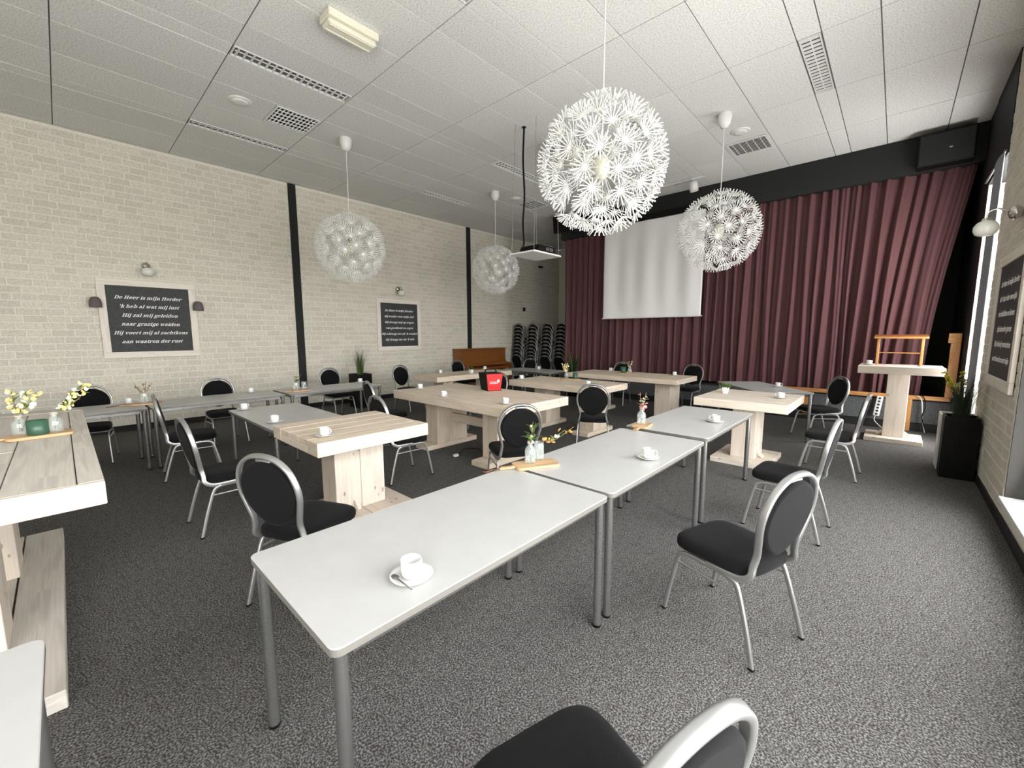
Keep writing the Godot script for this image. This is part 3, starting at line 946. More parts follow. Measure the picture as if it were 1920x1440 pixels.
# plank top on block pedestals; posts are [x, z, width, depth]
func pedestal_table(called: String, label: String, cx: float, cz: float, lx: float, lz: float, h: float, th: float, posts: Array, top: String, base: String, along: String) -> void:
	var t := thing(called, label, "table", Vector3(cx, 0, cz))
	var yc := h - th / 2
	if along == "x":
		var n := maxi(4, roundi((lz - 0.0) / 0.19))
		var w := lz / n
		for k in n:
			var edge := k == 0 or k == n - 1
			plank("plank", t, Vector3(lx if edge else lx - 0.004, th if edge else 0.045, w - 0.005), Vector3(0, yc if edge else h - 0.0225 - 0.001, -lz / 2 + w * (k + 0.5)), "x", top, k * 3 + n)
		for s: float in [-1.0, 1.0]:
			plank("end_board", t, Vector3(lz - 2 * w - 0.004, th - 0.047, 0.05), Vector3(s * (lx / 2 - 0.025), h - 0.047 - (th - 0.047) / 2, 0), "z", base, int(s) + 2)
	else:
		var n := maxi(4, roundi(lx / 0.19))
		var w := lx / n
		for k in n:
			var edge := k == 0 or k == n - 1
			plank("plank", t, Vector3(lz if edge else lz - 0.004, th if edge else 0.045, w - 0.005), Vector3(-lx / 2 + w * (k + 0.5), yc if edge else h - 0.0225 - 0.001, 0), "z", top, k * 3 + n)
		for s: float in [-1.0, 1.0]:
			plank("end_board", t, Vector3(lx - 2 * w - 0.004, th - 0.047, 0.05), Vector3(0, h - 0.047 - (th - 0.047) / 2, s * (lz / 2 - 0.025)), "x", base, int(s) + 2)
	for p in posts:
		var px: float = p[0] - cx
		var pz: float = p[1] - cz
		var bh := 0.065
		var top_y := h - 0.047
		var ph := top_y - bh
		# a post of two boards side by side
		for s: float in [-0.5, 0.5]:
			plank("post_board", t, Vector3(ph, p[2] - 0.004, p[3] / 2 - 0.003), Vector3(px, bh + ph / 2, pz + s * p[3] / 2), "y", base, int(s * 2) + 5)
		var single := posts.size() == 1
		var bl: float = 0.64 if single else p[2] + 0.02
		var bd: float = p[3] + 0.36
		if single:
			for s: float in [-0.5, 0.5]:
				plank("base_plank", t, Vector3(bl, bh, bd / 2 - 0.004), Vector3(px, bh / 2, pz + s * bd / 2), "x", base, int(s * 2) + 3)
			for s: float in [-1.0, 1.0]:
				part("brace", MB.new().box(Vector3(0.10, 0.035, 0.035), Vector3(px + s * (p[2] / 2 + 0.03), bh + 0.045, pz + 0.06), 0.004, Basis(Vector3(0, 0, 1), s * -0.78)), M[base][1], t)
		else:
			plank("foot_plank", t, Vector3(bd, bh, bl), Vector3(px, bh / 2, pz), "z", base, 1)
	if posts.size() == 2 and label.contains("red and black"):
		var a: Array = posts[0]
		var b: Array = posts[1]
		if absf(a[0] - b[0]) > absf(a[1] - b[1]):
			var len_: float = absf(a[0] - b[0]) - a[2] - 0.004
			plank("stretcher", t, Vector3(len_, 0.12, 0.05), Vector3((a[0] + b[0]) / 2 - cx, 0.42, a[1] - cz), "x", base, 2)
		else:
			var len_: float = absf(a[1] - b[1]) - a[3] - 0.004
			plank("stretcher", t, Vector3(len_, 0.12, 0.05), Vector3(a[0] - cx, 0.42, (a[1] + b[1]) / 2 - cz), "z", base, 2)

func bar_table() -> void:
	var x0 := -4.85
	var x1 := -2.364
	var z0 := -0.075
	var z1 := 0.92
	var h := 1.0
	var th := 0.097
	var t := thing("bar_table", "tall grey-washed wooden bar table with a flower arrangement on it", "table", Vector3((x0 + x1) / 2, 0, (z0 + z1) / 2))
	var lx := x1 - x0
	var lz := z1 - z0
	var n := 4
	var w := (lz - 0.16) / n
	for s: float in [-1.0, 1.0]:
		plank("side_board", t, Vector3(lx - 0.066, th, 0.078), Vector3(0, h - th / 2, s * (lz / 2 - 0.039)), "x", "grey", int(s) + 1)
	for k in n:
		# boards of two lengths meet at a cross joint
		var z := -lz / 2 + 0.08 + w * (k + 0.5)
		var cut := 0.28 if k % 2 else -0.12
		plank("plank", t, Vector3(lx / 2 + cut - 0.037, 0.045, w - 0.004), Vector3(-lx / 4 + cut / 2 + 0.0155, h - 0.0235, z), "x", "grey", k)
		plank("plank", t, Vector3(lx / 2 - cut - 0.037, 0.045, w - 0.004), Vector3(lx / 4 + cut / 2 - 0.0155, h - 0.0235, z), "x", "grey", k + 2)
	for s: float in [-1.0, 1.0]:
		plank("end_board", t, Vector3(lz, th, 0.032), Vector3(s * (lx / 2 - 0.016), h - th / 2, 0), "z", "pale", int(s) + 1)
	var zc := (z0 + z1) / 2
	var cx := (x0 + x1) / 2
	for k in 3:
		plank("base_plank", t, Vector3(2.24, 0.085, 0.19), Vector3(-3.63 - cx, 0.0425, 0.115 + 0.095 + 0.2 * k - zc), "x", "grey", k)
	for px: float in [-3.16, -4.1]:
		for k in 2:
			plank("post_board", t, Vector3(h - 0.047 - 0.085, 0.32, 0.15), Vector3(px - cx, 0.085 + (h - 0.132) / 2, 0.375 + 0.153 * k - zc), "y", "pale", k)

# ---------------------------------------------------------------- chairs
func back_z(y: float) -> float:
	return -0.205 - (y - 0.45) * 0.18

func superring(w: float, d: float, y: float, zc: float, taper: float, n := 32, e := 0.42) -> PackedVector3Array:
	var r := PackedVector3Array()
	for i in n:
		var a := TAU * i / n
		var cx := signf(cos(a)) * pow(absf(cos(a)), e)
		var cz := signf(sin(a)) * pow(absf(sin(a)), e)
		var z := zc + cz * d / 2
		r.append(Vector3(cx * w / 2 * (1.0 + taper * cz), y, z))
	return r

func make_chair(detail: bool) -> Node3D:
	var t := thing("banquet_chair", "", "chair")
	var n := 32 if detail else 20
	# seat: rounded cushion, narrower behind
	var rings := []
	for e in [[0.93, 0.412], [0.985, 0.418], [1.0, 0.432], [1.0, 0.452], [0.985, 0.466], [0.94, 0.476], [0.80, 0.482], [0.5, 0.484]]:
		rings.append(superring(0.43 * e[0], 0.45 * e[0], e[1], 0.015, 0.07, n))
	part("seat", MB.new().loft(rings), M.fabric, t)
	# backrest pad: egg shape, leaning
	var pr := []
	for e in [[0.90, -0.020], [0.975, -0.014], [1.0, 0.0], [0.985, 0.014], [0.93, 0.023], [0.75, 0.028], [0.4, 0.030]]:
		var ring := PackedVector3Array()
		for i in n:
			var a := TAU * i / n
			var cy := sin(a)
			var hw := 0.193 * (1.0 + 0.10 * cy - 0.07 * cy * cy)
			var y: float = 0.712 + cy * 0.200 * e[0]
			ring.append(Vector3(cos(a) * hw * e[0], y, back_z(y) + e[1]))
		pr.append(ring)
	part("backrest", MB.new().loft(pr), M.fabric, t)
	# hoop: flat tube from under the seat, waisted, round the pad
	var half := [Vector3(0.196, 0.404, 0.02), Vector3(0.196, 0.402, -0.10), Vector3(0.192, 0.408, -0.165), Vector3(0.186, 0.440, -0.208), Vector3(0.176, 0.49, back_z(0.49)), Vector3(0.170, 0.55, back_z(0.55)), Vector3(0.190, 0.63, back_z(0.63)), Vector3(0.209, 0.71, back_z(0.71)), Vector3(0.204, 0.79, back_z(0.79)), Vector3(0.168, 0.873, back_z(0.873)), Vector3(0.095, 0.928, back_z(0.928))]
	var pts := []
	for p: Vector3 in half:
		pts.append(p)
	pts.append(Vector3(0, 0.944, back_z(0.944)))
	for k in range(half.size() - 1, -1, -1):
		var p: Vector3 = half[k]
		pts.append(Vector3(-p.x, p.y, p.z))
	part("back_hoop", MB.new().tube(spline(pts, 4 if detail else 2), rrect(0.021, 0.034, 0.007, 3 if detail else 2), Vector3(1, 0, 0)), M.silver, t)
	part("hand_grip", MB.new().lathe(PackedVector2Array([Vector2(0.0, -0.007), Vector2(0.8, -0.006), Vector2(1.0, 0.0), Vector2(0.8, 0.006), Vector2(0.0, 0.007)]), 16, Vector3.ZERO, false, Basis(Vector3(0.056, 0, 0), Vector3(0, 0, 1), Vector3(0, -0.017, 0))), M.silver, t, Vector3(0, 0.912, back_z(0.912) + 0.006))
	# legs: each side an upturned U of two legs meeting under the seat
	for s: float in [-1.0, 1.0]:
		for q: float in [1.0, -1.0]:
			var zt := 0.165 if q > 0 else -0.135
			var zf := 0.262 if q > 0 else -0.262
			var path := spline([Vector3(s * 0.217, 0.006, zf), Vector3(s * 0.208, 0.18, lerpf(zf, zt + q * 0.035, 0.5)), Vector3(s * 0.201, 0.345, zt + q * 0.028), Vector3(s * 0.199, 0.382, zt - q * 0.002), Vector3(s * 0.198, 0.392, zt - q * 0.05), Vector3(s * 0.198, 0.392, 0.013)], 4 if detail else 2)
			var leg := part("leg", MB.new().tube(path, rrect(0.024, 0.017, 0.006, 3 if detail else 2), Vector3(0, 0, 1)), M.silver, t)
			if detail:
				part("foot_cap", MB.new().box(Vector3(0.022, 0.012, 0.027), Vector3(s * 0.217, 0.006, zf), 0.003), M.black_plastic, leg)
		part("stretcher", MB.new().tube(PackedVector3Array([Vector3(s * 0.203, 0.325, 0.20), Vector3(s * 0.203, 0.325, -0.165)]), circ(0.007, 6)), M.silver, t)
	part("crossbar", MB.new().tube(PackedVector3Array([Vector3(-0.196, 0.396, 0.13), Vector3(0.196, 0.396, 0.13)]), circ(0.009, 8)), M.silver, t)
	return t

func make_chairs() -> void:
	var c := make_chair(true)
	var grp := "black oval-back banquet chairs at the tables"
	var list := [
		[-0.56, -2.39, -109, "black oval-back banquet chair standing clear of the middle white window-side table"],
		[-0.56, -3.99, -93, "black oval-back banquet chair at the stage-end white table of the window-side row"],
		[-0.45, -5.90, -92, "black oval-back banquet chair at the square wooden table with the potted herb"],
		[-0.79, -7.86, -52, "black oval-back banquet chair with bright frame at the askew white table by the stage"],
		[-0.47, -0.75, -106, "black oval-back banquet chair with a scuffed silver hoop, cut off by the picture edge"],
		[-2.62, -0.95, -155, "black oval-back banquet chair between the window-side row and the small square plank table"],
		[-4.13, -0.88, -178, "black oval-back banquet chair facing the join of white table and small square plank table"],
		[-5.93, -0.93, 174, "black oval-back banquet chair at the wall-side corner of the single white table"],
		[-7.42, -0.15, 80, "black oval-back banquet chair at the wall behind the tall bar table"],
		[-7.33, -1.58, 92, "black oval-back banquet chair at the wall under the right edge of the first text board"],
		[-7.95, -3.60, 97, "black oval-back banquet chair at the wall beside the first dark column and the grass planter"],
		[-7.52, -4.94, 98, "black oval-back banquet chair at the wall under the second text board"],
		[-4.04, -2.53, 177, "black oval-back banquet chair between the small square plank table and the red-box table"],
		[-5.38, -3.16, 170, "black oval-back banquet chair tucked into the corner of the red-box table nearest the wall"],
		[-2.78, -3.03, -122, "black oval-back banquet chair behind the flower bottle on the cutting board"],
		[-3.02, -4.95, -150, "black oval-back banquet chair seen from behind, facing the table with the green candle glass"],
		[-4.98, -4.80, 2, "black banquet chair hidden behind the red box, its legs showing under the table"],
		[-3.19, -8.97, -6, "black oval-back banquet chair before the curtain at the window end of the farthest plank table"],
		[-4.62, -8.62, 8, "black oval-back banquet chair peeping over the farthest plank table by the curtain"],
		[-7.33, -8.45, 4, "black banquet chair with a bright hoop behind the grey-looking table before the stacks"],
		[-7.90, -6.82, 92, "black oval-back banquet chair between the piano and the wall-side plank table"]]
	for i in list.size():
		var e: Array = list[i]
		var at := Vector3(e[0], 0, e[1])
		if i == 0:
			c.position = at; c.rotation.y = deg_to_rad(e[2]); tag(c, e[3], "chair", grp)
		else:
			copy(c, at, deg_to_rad(e[2]), e[3], grp)
	# stacks of the same chair along the wall beyond the piano
	var s0: Node3D = null
	var names := ["in the stack right beside the piano", "in the second stack from the piano", "in the third stack from the piano", "in the stack closest to the curtain"]
	for k in 4:
		for i in 10:
			var at := Vector3([-9.06, -8.46, -7.89, -7.36][k] + 0.006 * sin(i * 3.0), 0.111 * i, -10.32 - 0.012 * i)
			var label: String = "black oval-back chair " + names[k]
			if s0 == null:
				s0 = make_chair(false)
				s0.position = at; s0.rotation.y = PI
				tag(s0, label, "chair", "stacked black chairs")
			else:
				copy(s0, at, deg_to_rad(180.0 + 1.5 * sin(i * 2.1 + k)), label, "stacked black chairs")

# ---------------------------------------------------------------- cups, bottles, boards
func make_cup() -> Node3D:
	var t := thing("coffee_cup", "", "cup")
	part("body", MB.new().lathe(PackedVector2Array([Vector2(0.0, 0.002), Vector2(0.024, 0.0), Vector2(0.030, 0.004), Vector2(0.0355, 0.016), Vector2(0.037, 0.03), Vector2(0.0372, 0.064), Vector2(0.0362, 0.0665), Vector2(0.0347, 0.064), Vector2(0.0345, 0.03), Vector2(0.031, 0.014), Vector2(0.022, 0.008), Vector2(0.0, 0.007)]), 28, Vector3.ZERO, false), M.porcelain, t)
	part("handle", MB.new().tube(spline([Vector3(0.035, 0.054, 0), Vector3(0.052, 0.056, 0), Vector3(0.060, 0.044, 0), Vector3(0.058, 0.030, 0), Vector3(0.048, 0.020, 0), Vector3(0.035, 0.020, 0)], 4), rrect(0.005, 0.009, 0.002), Vector3.UP), M.porcelain, t)
	return t

func make_saucer() -> Node3D:
	var t := thing("saucer", "", "saucer")
	part("dish", MB.new().lathe(PackedVector2Array([Vector2(0.0, 0.003), Vector2(0.034, 0.002), Vector2(0.036, 0.0), Vector2(0.040, 0.002), Vector2(0.062, 0.009), Vector2(0.074, 0.0145), Vector2(0.0755, 0.0165), Vector2(0.074, 0.0175), Vector2(0.060, 0.0125), Vector2(0.040, 0.006), Vector2(0.0, 0.0055)]), 36, Vector3.ZERO, false), M.porcelain, t)
	part("rim_line", MB.new().lathe(PackedVector2Array([Vector2(0.0700, 0.0152), Vector2(0.0712, 0.0163), Vector2(0.0722, 0.0170), Vector2(0.0722, 0.0160)]), 36, Vector3.ZERO, false), M.rim_line, t)
	return t

func make_table_settings() -> void:
	var cup := make_cup()
	var sau := make_saucer()
	var spots := [
		[-1.195, -0.77, 0.745, 2.4, "with the teaspoon, on the end white window-side table"],
		[-1.193, -2.68, 0.745, 0.3, "on the middle white window-side table"],
		[-1.227, -4.26, 0.745, 3.6, "on the stage-end white window-side table"],
		[-3.28, -1.36, 0.80, 0.5, "on the small square plank table"],
		[-4.42, -1.36, 0.745, 2.6, "on the single white table, at its join with the square plank table"],
		[-5.46, -1.37, 0.745, 2.0, "on the free end of the single white table"],
		[-7.03, -0.52, 0.745, 3.3, "beside the dried flowers on the wall-side tables"],
		[-7.03, -1.87, 0.745, 3.3, "under the first text board on the wall-side tables"],
		[-7.03, -3.6, 0.745, 3.4, "before the grass planter on the wall-side tables"],
		[-5.13, -3.56, 0.80, 2.8, "on the wall-side end of the red-box table"],
		[-4.25, -3.31, 0.80, 0.0, "on the near long edge of the red-box table"],
		[-3.26, -3.43, 0.80, 2.9, "behind the chair at the window-side end of the red-box table"],
		[-6.9, -5.3, 0.80, 0.2, "on the near end of the plank table before the piano"],
		[-6.88, -6.55, 0.80, 2.0, "beside the small potted herb on the plank table before the piano"],
		[-4.9, -5.57, 0.80, 0.2, "on the wall-side end of the table with the green candle glass"],
		[-3.48, -5.54, 0.80, 2.0, "peeping over a chair back on the table with the green candle glass"],
		[-6.39, -7.91, 0.745, 2.0, "on the grey-looking table before the stacked chairs"],
		[-4.5, -8.05, 0.80, 2.0, "on the curtain-side table before the half-hidden chair"],
		[-3.1, -8.02, 0.80, 2.0, "on the window-side end of the curtain-side table"],
		[-1.34, -7.8, 0.745, 0.2, "on the askew white table"],
		[-0.97, -5.88, 0.82, 3.2, "on the square wooden table with the potted herb"],
		[-0.27, -8.43, 1.12, 2.0, "on the tall standing table"]]
	for i in spots.size():
		var e: Array = spots[i]
		var at := Vector3(e[0], e[2], e[1])
		var up := Vector3(0, 0.0055, 0)
		if i == 0:
			sau.position = at; sau.rotation.y = e[3]; tag(sau, "white saucer with a dark rim line " + e[4], "saucer", "white saucers")
			cup.position = at + up; cup.rotation.y = e[3]; tag(cup, "white coffee cup " + e[4], "cup", "white coffee cups")
		else:
			copy(sau, at, e[3], "white saucer " + e[4], "white saucers")
			copy(cup, at + up, e[3], "white coffee cup " + e[4], "white coffee cups")
	# teaspoon on the nearest saucer
	var sp := thing("teaspoon", "small steel teaspoon lying across the saucer on the end white table", "spoon", Vector3(-1.195, 0.762, -0.77), 0.0)
	part("handle", MB.new().tube(PackedVector3Array([Vector3(-0.006, 0.001, 0.054), Vector3(0.03, 0.004, 0.056), Vector3(0.092, 0.008, 0.060)]), rrect(0.003, 0.0065, 0.001), Vector3.UP), M.steel, sp)
	part("bowl", MB.new().ball(Vector3(0.019, 0.003, 0.0115), Vector3(-0.022, 0.001, 0.052), 14, 8), M.steel, sp)
	# arrangement between the first two white tables
	cutting_board(Vector3(-1.67, 0.745, -2.04), deg_to_rad(62), 0.30, 0.15, "wooden cutting board with a knotted cord under the nearest flower bottles", "board", true)
	bottle(Vector3(-1.70, 0.763, -2.02), 0.15, 0.036, "clear glass bottle with green leaves and white berries, on the knotted-cord board")
	bottle(Vector3(-1.71, 0.763, -2.12), 0.12, 0.036, "short clear glass jar with an orange blossom branch, on the knotted-cord board", true)
	sprig(Vector3(-1.70, 0.77, -2.02), "leafy sprig with white berries in the bottle on the knotted-cord board", 11, "leafy")
	sprig(Vector3(-1.71, 0.77, -2.12), "branch of small orange blossoms in the jar on the knotted-cord board", 12, "rust")
	# second arrangement on the row
	cutting_board(Vector3(-1.68, 0.745, -3.61), deg_to_rad(100), 0.24, 0.15, "thick wooden board under the bottle with pink blossoms", "board", false)
	bottle(Vector3(-1.69, 0.763, -3.62), 0.16, 0.04, "clear glass bottle with pink blossoms on the thick wooden board")
	sprig(Vector3(-1.69, 0.77, -3.62), "sprig of pink and white blossoms in the bottle on the thick board", 13, "pink")
	# bar table
	cutting_board(Vector3(-3.72, 1.0, 0.13), deg_to_rad(94), 0.27, 0.17, "wooden board with a long handle on the tall grey bar table", "board", true)
	candle(Vector3(-3.70, 1.018, 0.135), 0.085, 0.046, "dark green candle glass on the tall grey bar table")
	bottle(Vector3(-3.76, 1.018, 0.205), 0.12, 0.036, "clear glass bottle with yellow-white blossom, left of the green glass on the bar table")
	bottle(Vector3(-3.72, 1.018, 0.065), 0.12, 0.036, "clear glass bottle holding the leaning blossom branch on the tall bar table")
	sprig(Vector3(-3.76, 1.03, 0.205), "upright yellow-white blossom sprig on the tall bar table", 14, "cream")
	sprig(Vector3(-3.72, 1.03, 0.065), "leaning yellow-white blossom branch on the tall bar table", 15, "cream_lean")
	# wall-side tables
	cutting_board(Vector3(-6.80, 0.745, -0.66), deg_to_rad(80), 0.30, 0.14, "wooden board under the dried flowers on the wall-side tables", "board", true)
	bottle(Vector3(-6.84, 0.763, -0.65), 0.13, 0.045, "clear glass jar with dried brown flowers on the wall-side tables", true)
	sprig(Vector3(-6.84, 0.77, -0.65), "bunch of dried brown flowers in the jar on the wall-side tables", 16, "dry")
	cutting_board(Vector3(-6.66, 0.745, -2.44), deg_to_rad(90), 0.28, 0.14, "round-ended wooden board under two jars beside the first dark column", "board", false)
	bottle(Vector3(-6.68, 0.763, -2.38), 0.12, 0.045, "clear glass jar holding green twigs beside the first dark column", true)
	bottle(Vector3(-6.68, 0.763, -2.50), 0.12, 0.04, "clear glass jar without twigs beside the first dark column", true)
	sprig(Vector3(-6.68, 0.77, -2.38), "green twigs with small yellow flowers in front of the first dark column", 17, "leafy_dry")
	# table with the green glass
	cutting_board(Vector3(-4.18, 0.80, -6.08), deg_to_rad(20), 0.32, 0.12, "dark wooden board beside the green candle glass in the middle of the hall", "board", false)
	candle(Vector3(-4.12, 0.818, -6.12), 0.11, 0.042, "green candle glass on the middle plank table")
	bottle(Vector3(-4.27, 0.818, -6.07), 0.14, 0.036, "clear glass bottle with a yellow twig on the middle plank table")
	sprig(Vector3(-4.27, 0.825, -6.07), "yellow-white twig in the bottle on the middle plank table", 18, "cream")
	# farthest plank table
	cutting_board(Vector3(-3.95, 0.80, -7.75), deg_to_rad(10), 0.36, 0.12, "dark wooden board on the farthest plank table by the curtain", "board", false)
	candle(Vector3(-4.05, 0.818, -7.76), 0.115, 0.055, "green candle glass on the farthest plank table by the curtain")
	bottle(Vector3(-3.92, 0.818, -7.76), 0.12, 0.035, "clear glass bottle with orange blossom on the farthest plank table")
	sprig(Vector3(-3.92, 0.825, -7.76), "orange blossom sprig in front of the maroon curtain", 19, "rust_up")
	herb(Vector3(-1.60, 0.82, -5.90), "small potted green herb in a white pot on the square wooden table")
	herb(Vector3(-6.42, 0.80, -5.72), "small potted herb in a white pot on the plank table before the piano")
	# red and black box
	var rb := thing("red_box", "red and black insulated carrier box with a black handle on the long plank table", "box", Vector3(-4.27, 0.80, -4.18), deg_to_rad(68))
	var hexa := []
	for e in [[0.0, 0.105, 0.125], [0.25, 0.135, 0.145]]:
		var w: float = e[1]
		var d: float = e[2]
		hexa.append(PackedVector3Array([Vector3(-w, e[0], -d), Vector3(w, e[0], -d), Vector3(w, e[0], d), Vector3(-w, e[0], d)]))
	part("body", MB.new().loft(hexa, -1), M.black_plastic, rb)
	var face := []
	for e in [[0.010, 0.094, 0.1262], [0.242, 0.122, 0.1448]]:
		face.append(PackedVector3Array([Vector3(-e[1], e[0], e[2]), Vector3(e[1], e[0], e[2]), Vector3(e[1], e[0], e[2] + 0.008), Vector3(-e[1], e[0], e[2] + 0.008)]))
	part("front_panel", MB.new().loft(face, -1), M.red, rb)
	part("handle", MB.new().tube(spline([Vector3(-0.09, 0.245, 0), Vector3(-0.08, 0.285, 0), Vector3(-0.065, 0.30, 0), Vector3(0.065, 0.30, 0), Vector3(0.08, 0.285, 0), Vector3(0.09, 0.245, 0)], 4), rrect(0.014, 0.025, 0.004), Vector3.UP), M.black_plastic, rb)
	letters("SEMA", 0.045, rb, Vector3(-0.012, 0.118, 0.1436), Basis(Vector3(1, 0, 0), 0.08), M.lettering, 0.12)
	var burst := MB.new()
	for k in 9:
		var a := TAU * k / 9.0
		burst.box(Vector3(0.018, 0.005, 0.002), Vector3(0.058 + 0.014 * cos(a), 0.142 + 0.014 * sin(a), 0.1462), 0.0, Basis(Vector3(0, 0, 1), a))
	part("logo_burst", burst, M.lettering, rb)

# flat lettering, slanted by slant; the text stands in the xy plane, centred on at
func letters(text: String, size: float, parent: Node, at: Vector3, b: Basis, m: Material, slant := 0.3, bold := false) -> void:
	var tm := TextMesh.new()
	tm.text = text
	var f := SystemFont.new()
	f.font_names = PackedStringArray(["Droid Serif"])
	if bold: f.font_weight = 700
	tm.font = f
	tm.font_size = 48
	tm.pixel_size = size / 48.0
	tm.depth = 0.0012
	tm.horizontal_alignment = HORIZONTAL_ALIGNMENT_CENTER
	tm.vertical_alignment = VERTICAL_ALIGNMENT_CENTER
	var arr := tm.get_mesh_arrays() if tm.get_surface_count() < 2 else tm.surface_get_arrays(0)
	var am := ArrayMesh.new()
	for s in tm.get_surface_count():
		var a := tm.surface_get_arrays(s)
		var vs: PackedVector3Array = a[Mesh.ARRAY_VERTEX]
		for i in vs.size():
			vs[i].x += vs[i].y * slant
		a[Mesh.ARRAY_VERTEX] = vs
		am.add_surface_from_arrays(Mesh.PRIMITIVE_TRIANGLES, a)
	inst("lettering", am, m, parent, at, b)

func cutting_board(at: Vector3, turn: float, L: float, W: float, label: String, wood: String, cord: bool) -> void:
	var t := thing("cutting_board", label, "cutting board", at, turn)
	var rings := []
	for e in [[0.0, 0.96], [0.003, 1.0], [0.015, 1.0], [0.018, 0.97]]:
		var r := PackedVector3Array()
		for p in rrect(L * e[1], W * e[1], 0.03, 5):
			r.append(Vector3(p.x, e[0], p.y))
		rings.append(r)
	part("board", MB.new().loft(rings, -1), M[wood][1], t)
	part("handle", MB.new().tube(spline([Vector3(-L / 2 + 0.01, 0.009, 0), Vector3(-L / 2 - 0.05, 0.009, 0.004), Vector3(-L / 2 - 0.10, 0.009, 0)], 4), rrect(0.016, 0.036, 0.006), Vector3.UP), M[wood][2], t)
	if cord:
		part("cord", MB.new().tube(spline([Vector3(-L / 2 - 0.09, 0.018, 0), Vector3(-L / 2 - 0.12, 0.012, 0.02), Vector3(-L / 2 - 0.15, 0.006, 0.005), Vector3(-L / 2 - 0.19, 0.005, 0.03), Vector3(-L / 2 - 0.21, 0.005, 0.01)], 5), circ(0.005, 6)), M.leather, t)

func bottle(at: Vector3, h: float, r: float, label: String, jar := false) -> void:
	var t := thing("glass_jar" if jar else "glass_bottle", label, "jar" if jar else "bottle", at)
	var p: PackedVector2Array
	if jar:
		p = PackedVector2Array([Vector2(0.0, 0.0), Vector2(r * 0.9, 0.001), Vector2(r, 0.008), Vector2(r, h * 0.8), Vector2(r * 0.93, h * 0.88), Vector2(r * 0.93, h), Vector2(r * 0.87, h), Vector2(r * 0.87, h * 0.88), Vector2(r * 0.93, h * 0.78), Vector2(r * 0.93, 0.012), Vector2(r * 0.8, 0.007), Vector2(0.0, 0.007)])
	else:
		p = PackedVector2Array([Vector2(0.0, 0.0), Vector2(r * 0.88, 0.001), Vector2(r, 0.008), Vector2(r, h * 0.55), Vector2(r * 0.8, h * 0.68), Vector2(r * 0.45, h * 0.78), Vector2(r * 0.42, h * 0.95), Vector2(r * 0.52, h * 0.96), Vector2(r * 0.52, h), Vector2(r * 0.40, h), Vector2(r * 0.34, h * 0.95), Vector2(r * 0.36, h * 0.78), Vector2(r * 0.72, h * 0.66), Vector2(r * 0.92, h * 0.54), Vector2(r * 0.92, 0.012), Vector2(r * 0.8, 0.008), Vector2(0.0, 0.008)])
	part("glass", MB.new().lathe(p, 20, Vector3.ZERO, false), M.bottle, t)
	if not jar:
		part("collar", MB.new().lathe(PackedVector2Array([Vector2(r * 0.44, h * 0.90), Vector2(r * 0.53, h * 0.91), Vector2(r * 0.53, h * 0.94), Vector2(r * 0.44, h * 0.95)]), 16, Vector3.ZERO, false), M.pink_wax, t)

func candle(at: Vector3, h: float, r: float, label: String) -> void:
	var t := thing("candle_glass", label, "candle glass", at)
	part("glass", MB.new().lathe(PackedVector2Array([Vector2(0.0, 0.0), Vector2(r * 0.92, 0.0), Vector2(r, 0.005), Vector2(r, h), Vector2(r * 0.93, h), Vector2(r * 0.93, 0.6 * h), Vector2(0.0, 0.6 * h)]), 24, Vector3.ZERO, false), M.green_glass, t)
	part("wax", MB.new().lathe(PackedVector2Array([Vector2(r * 0.9, 0.6 * h + 0.001), Vector2(r * 0.9, 0.72 * h), Vector2(0.0, 0.72 * h)]), 20, Vector3.ZERO, true), M.white_petal, t)

func leaf_mesh(L: float, W: float) -> ArrayMesh:
	# a blade along y, folded on its midrib, with a thickness
	var rings := []
	for k in 7:
		var q := k / 6.0
		var w := W * sin(PI * clampf(q * 0.94 + 0.04, 0, 1)) * 0.5
		var z := 0.10 * L * sin(q * PI)
		rings.append(PackedVector3Array([Vector3(-w, q * L, z + w * 0.35), Vector3(0, q * L, z), Vector3(w, q * L, z + w * 0.35), Vector3(0, q * L, z - 0.0015)]))
	return MB.new().loft(rings, 1, true).mesh()

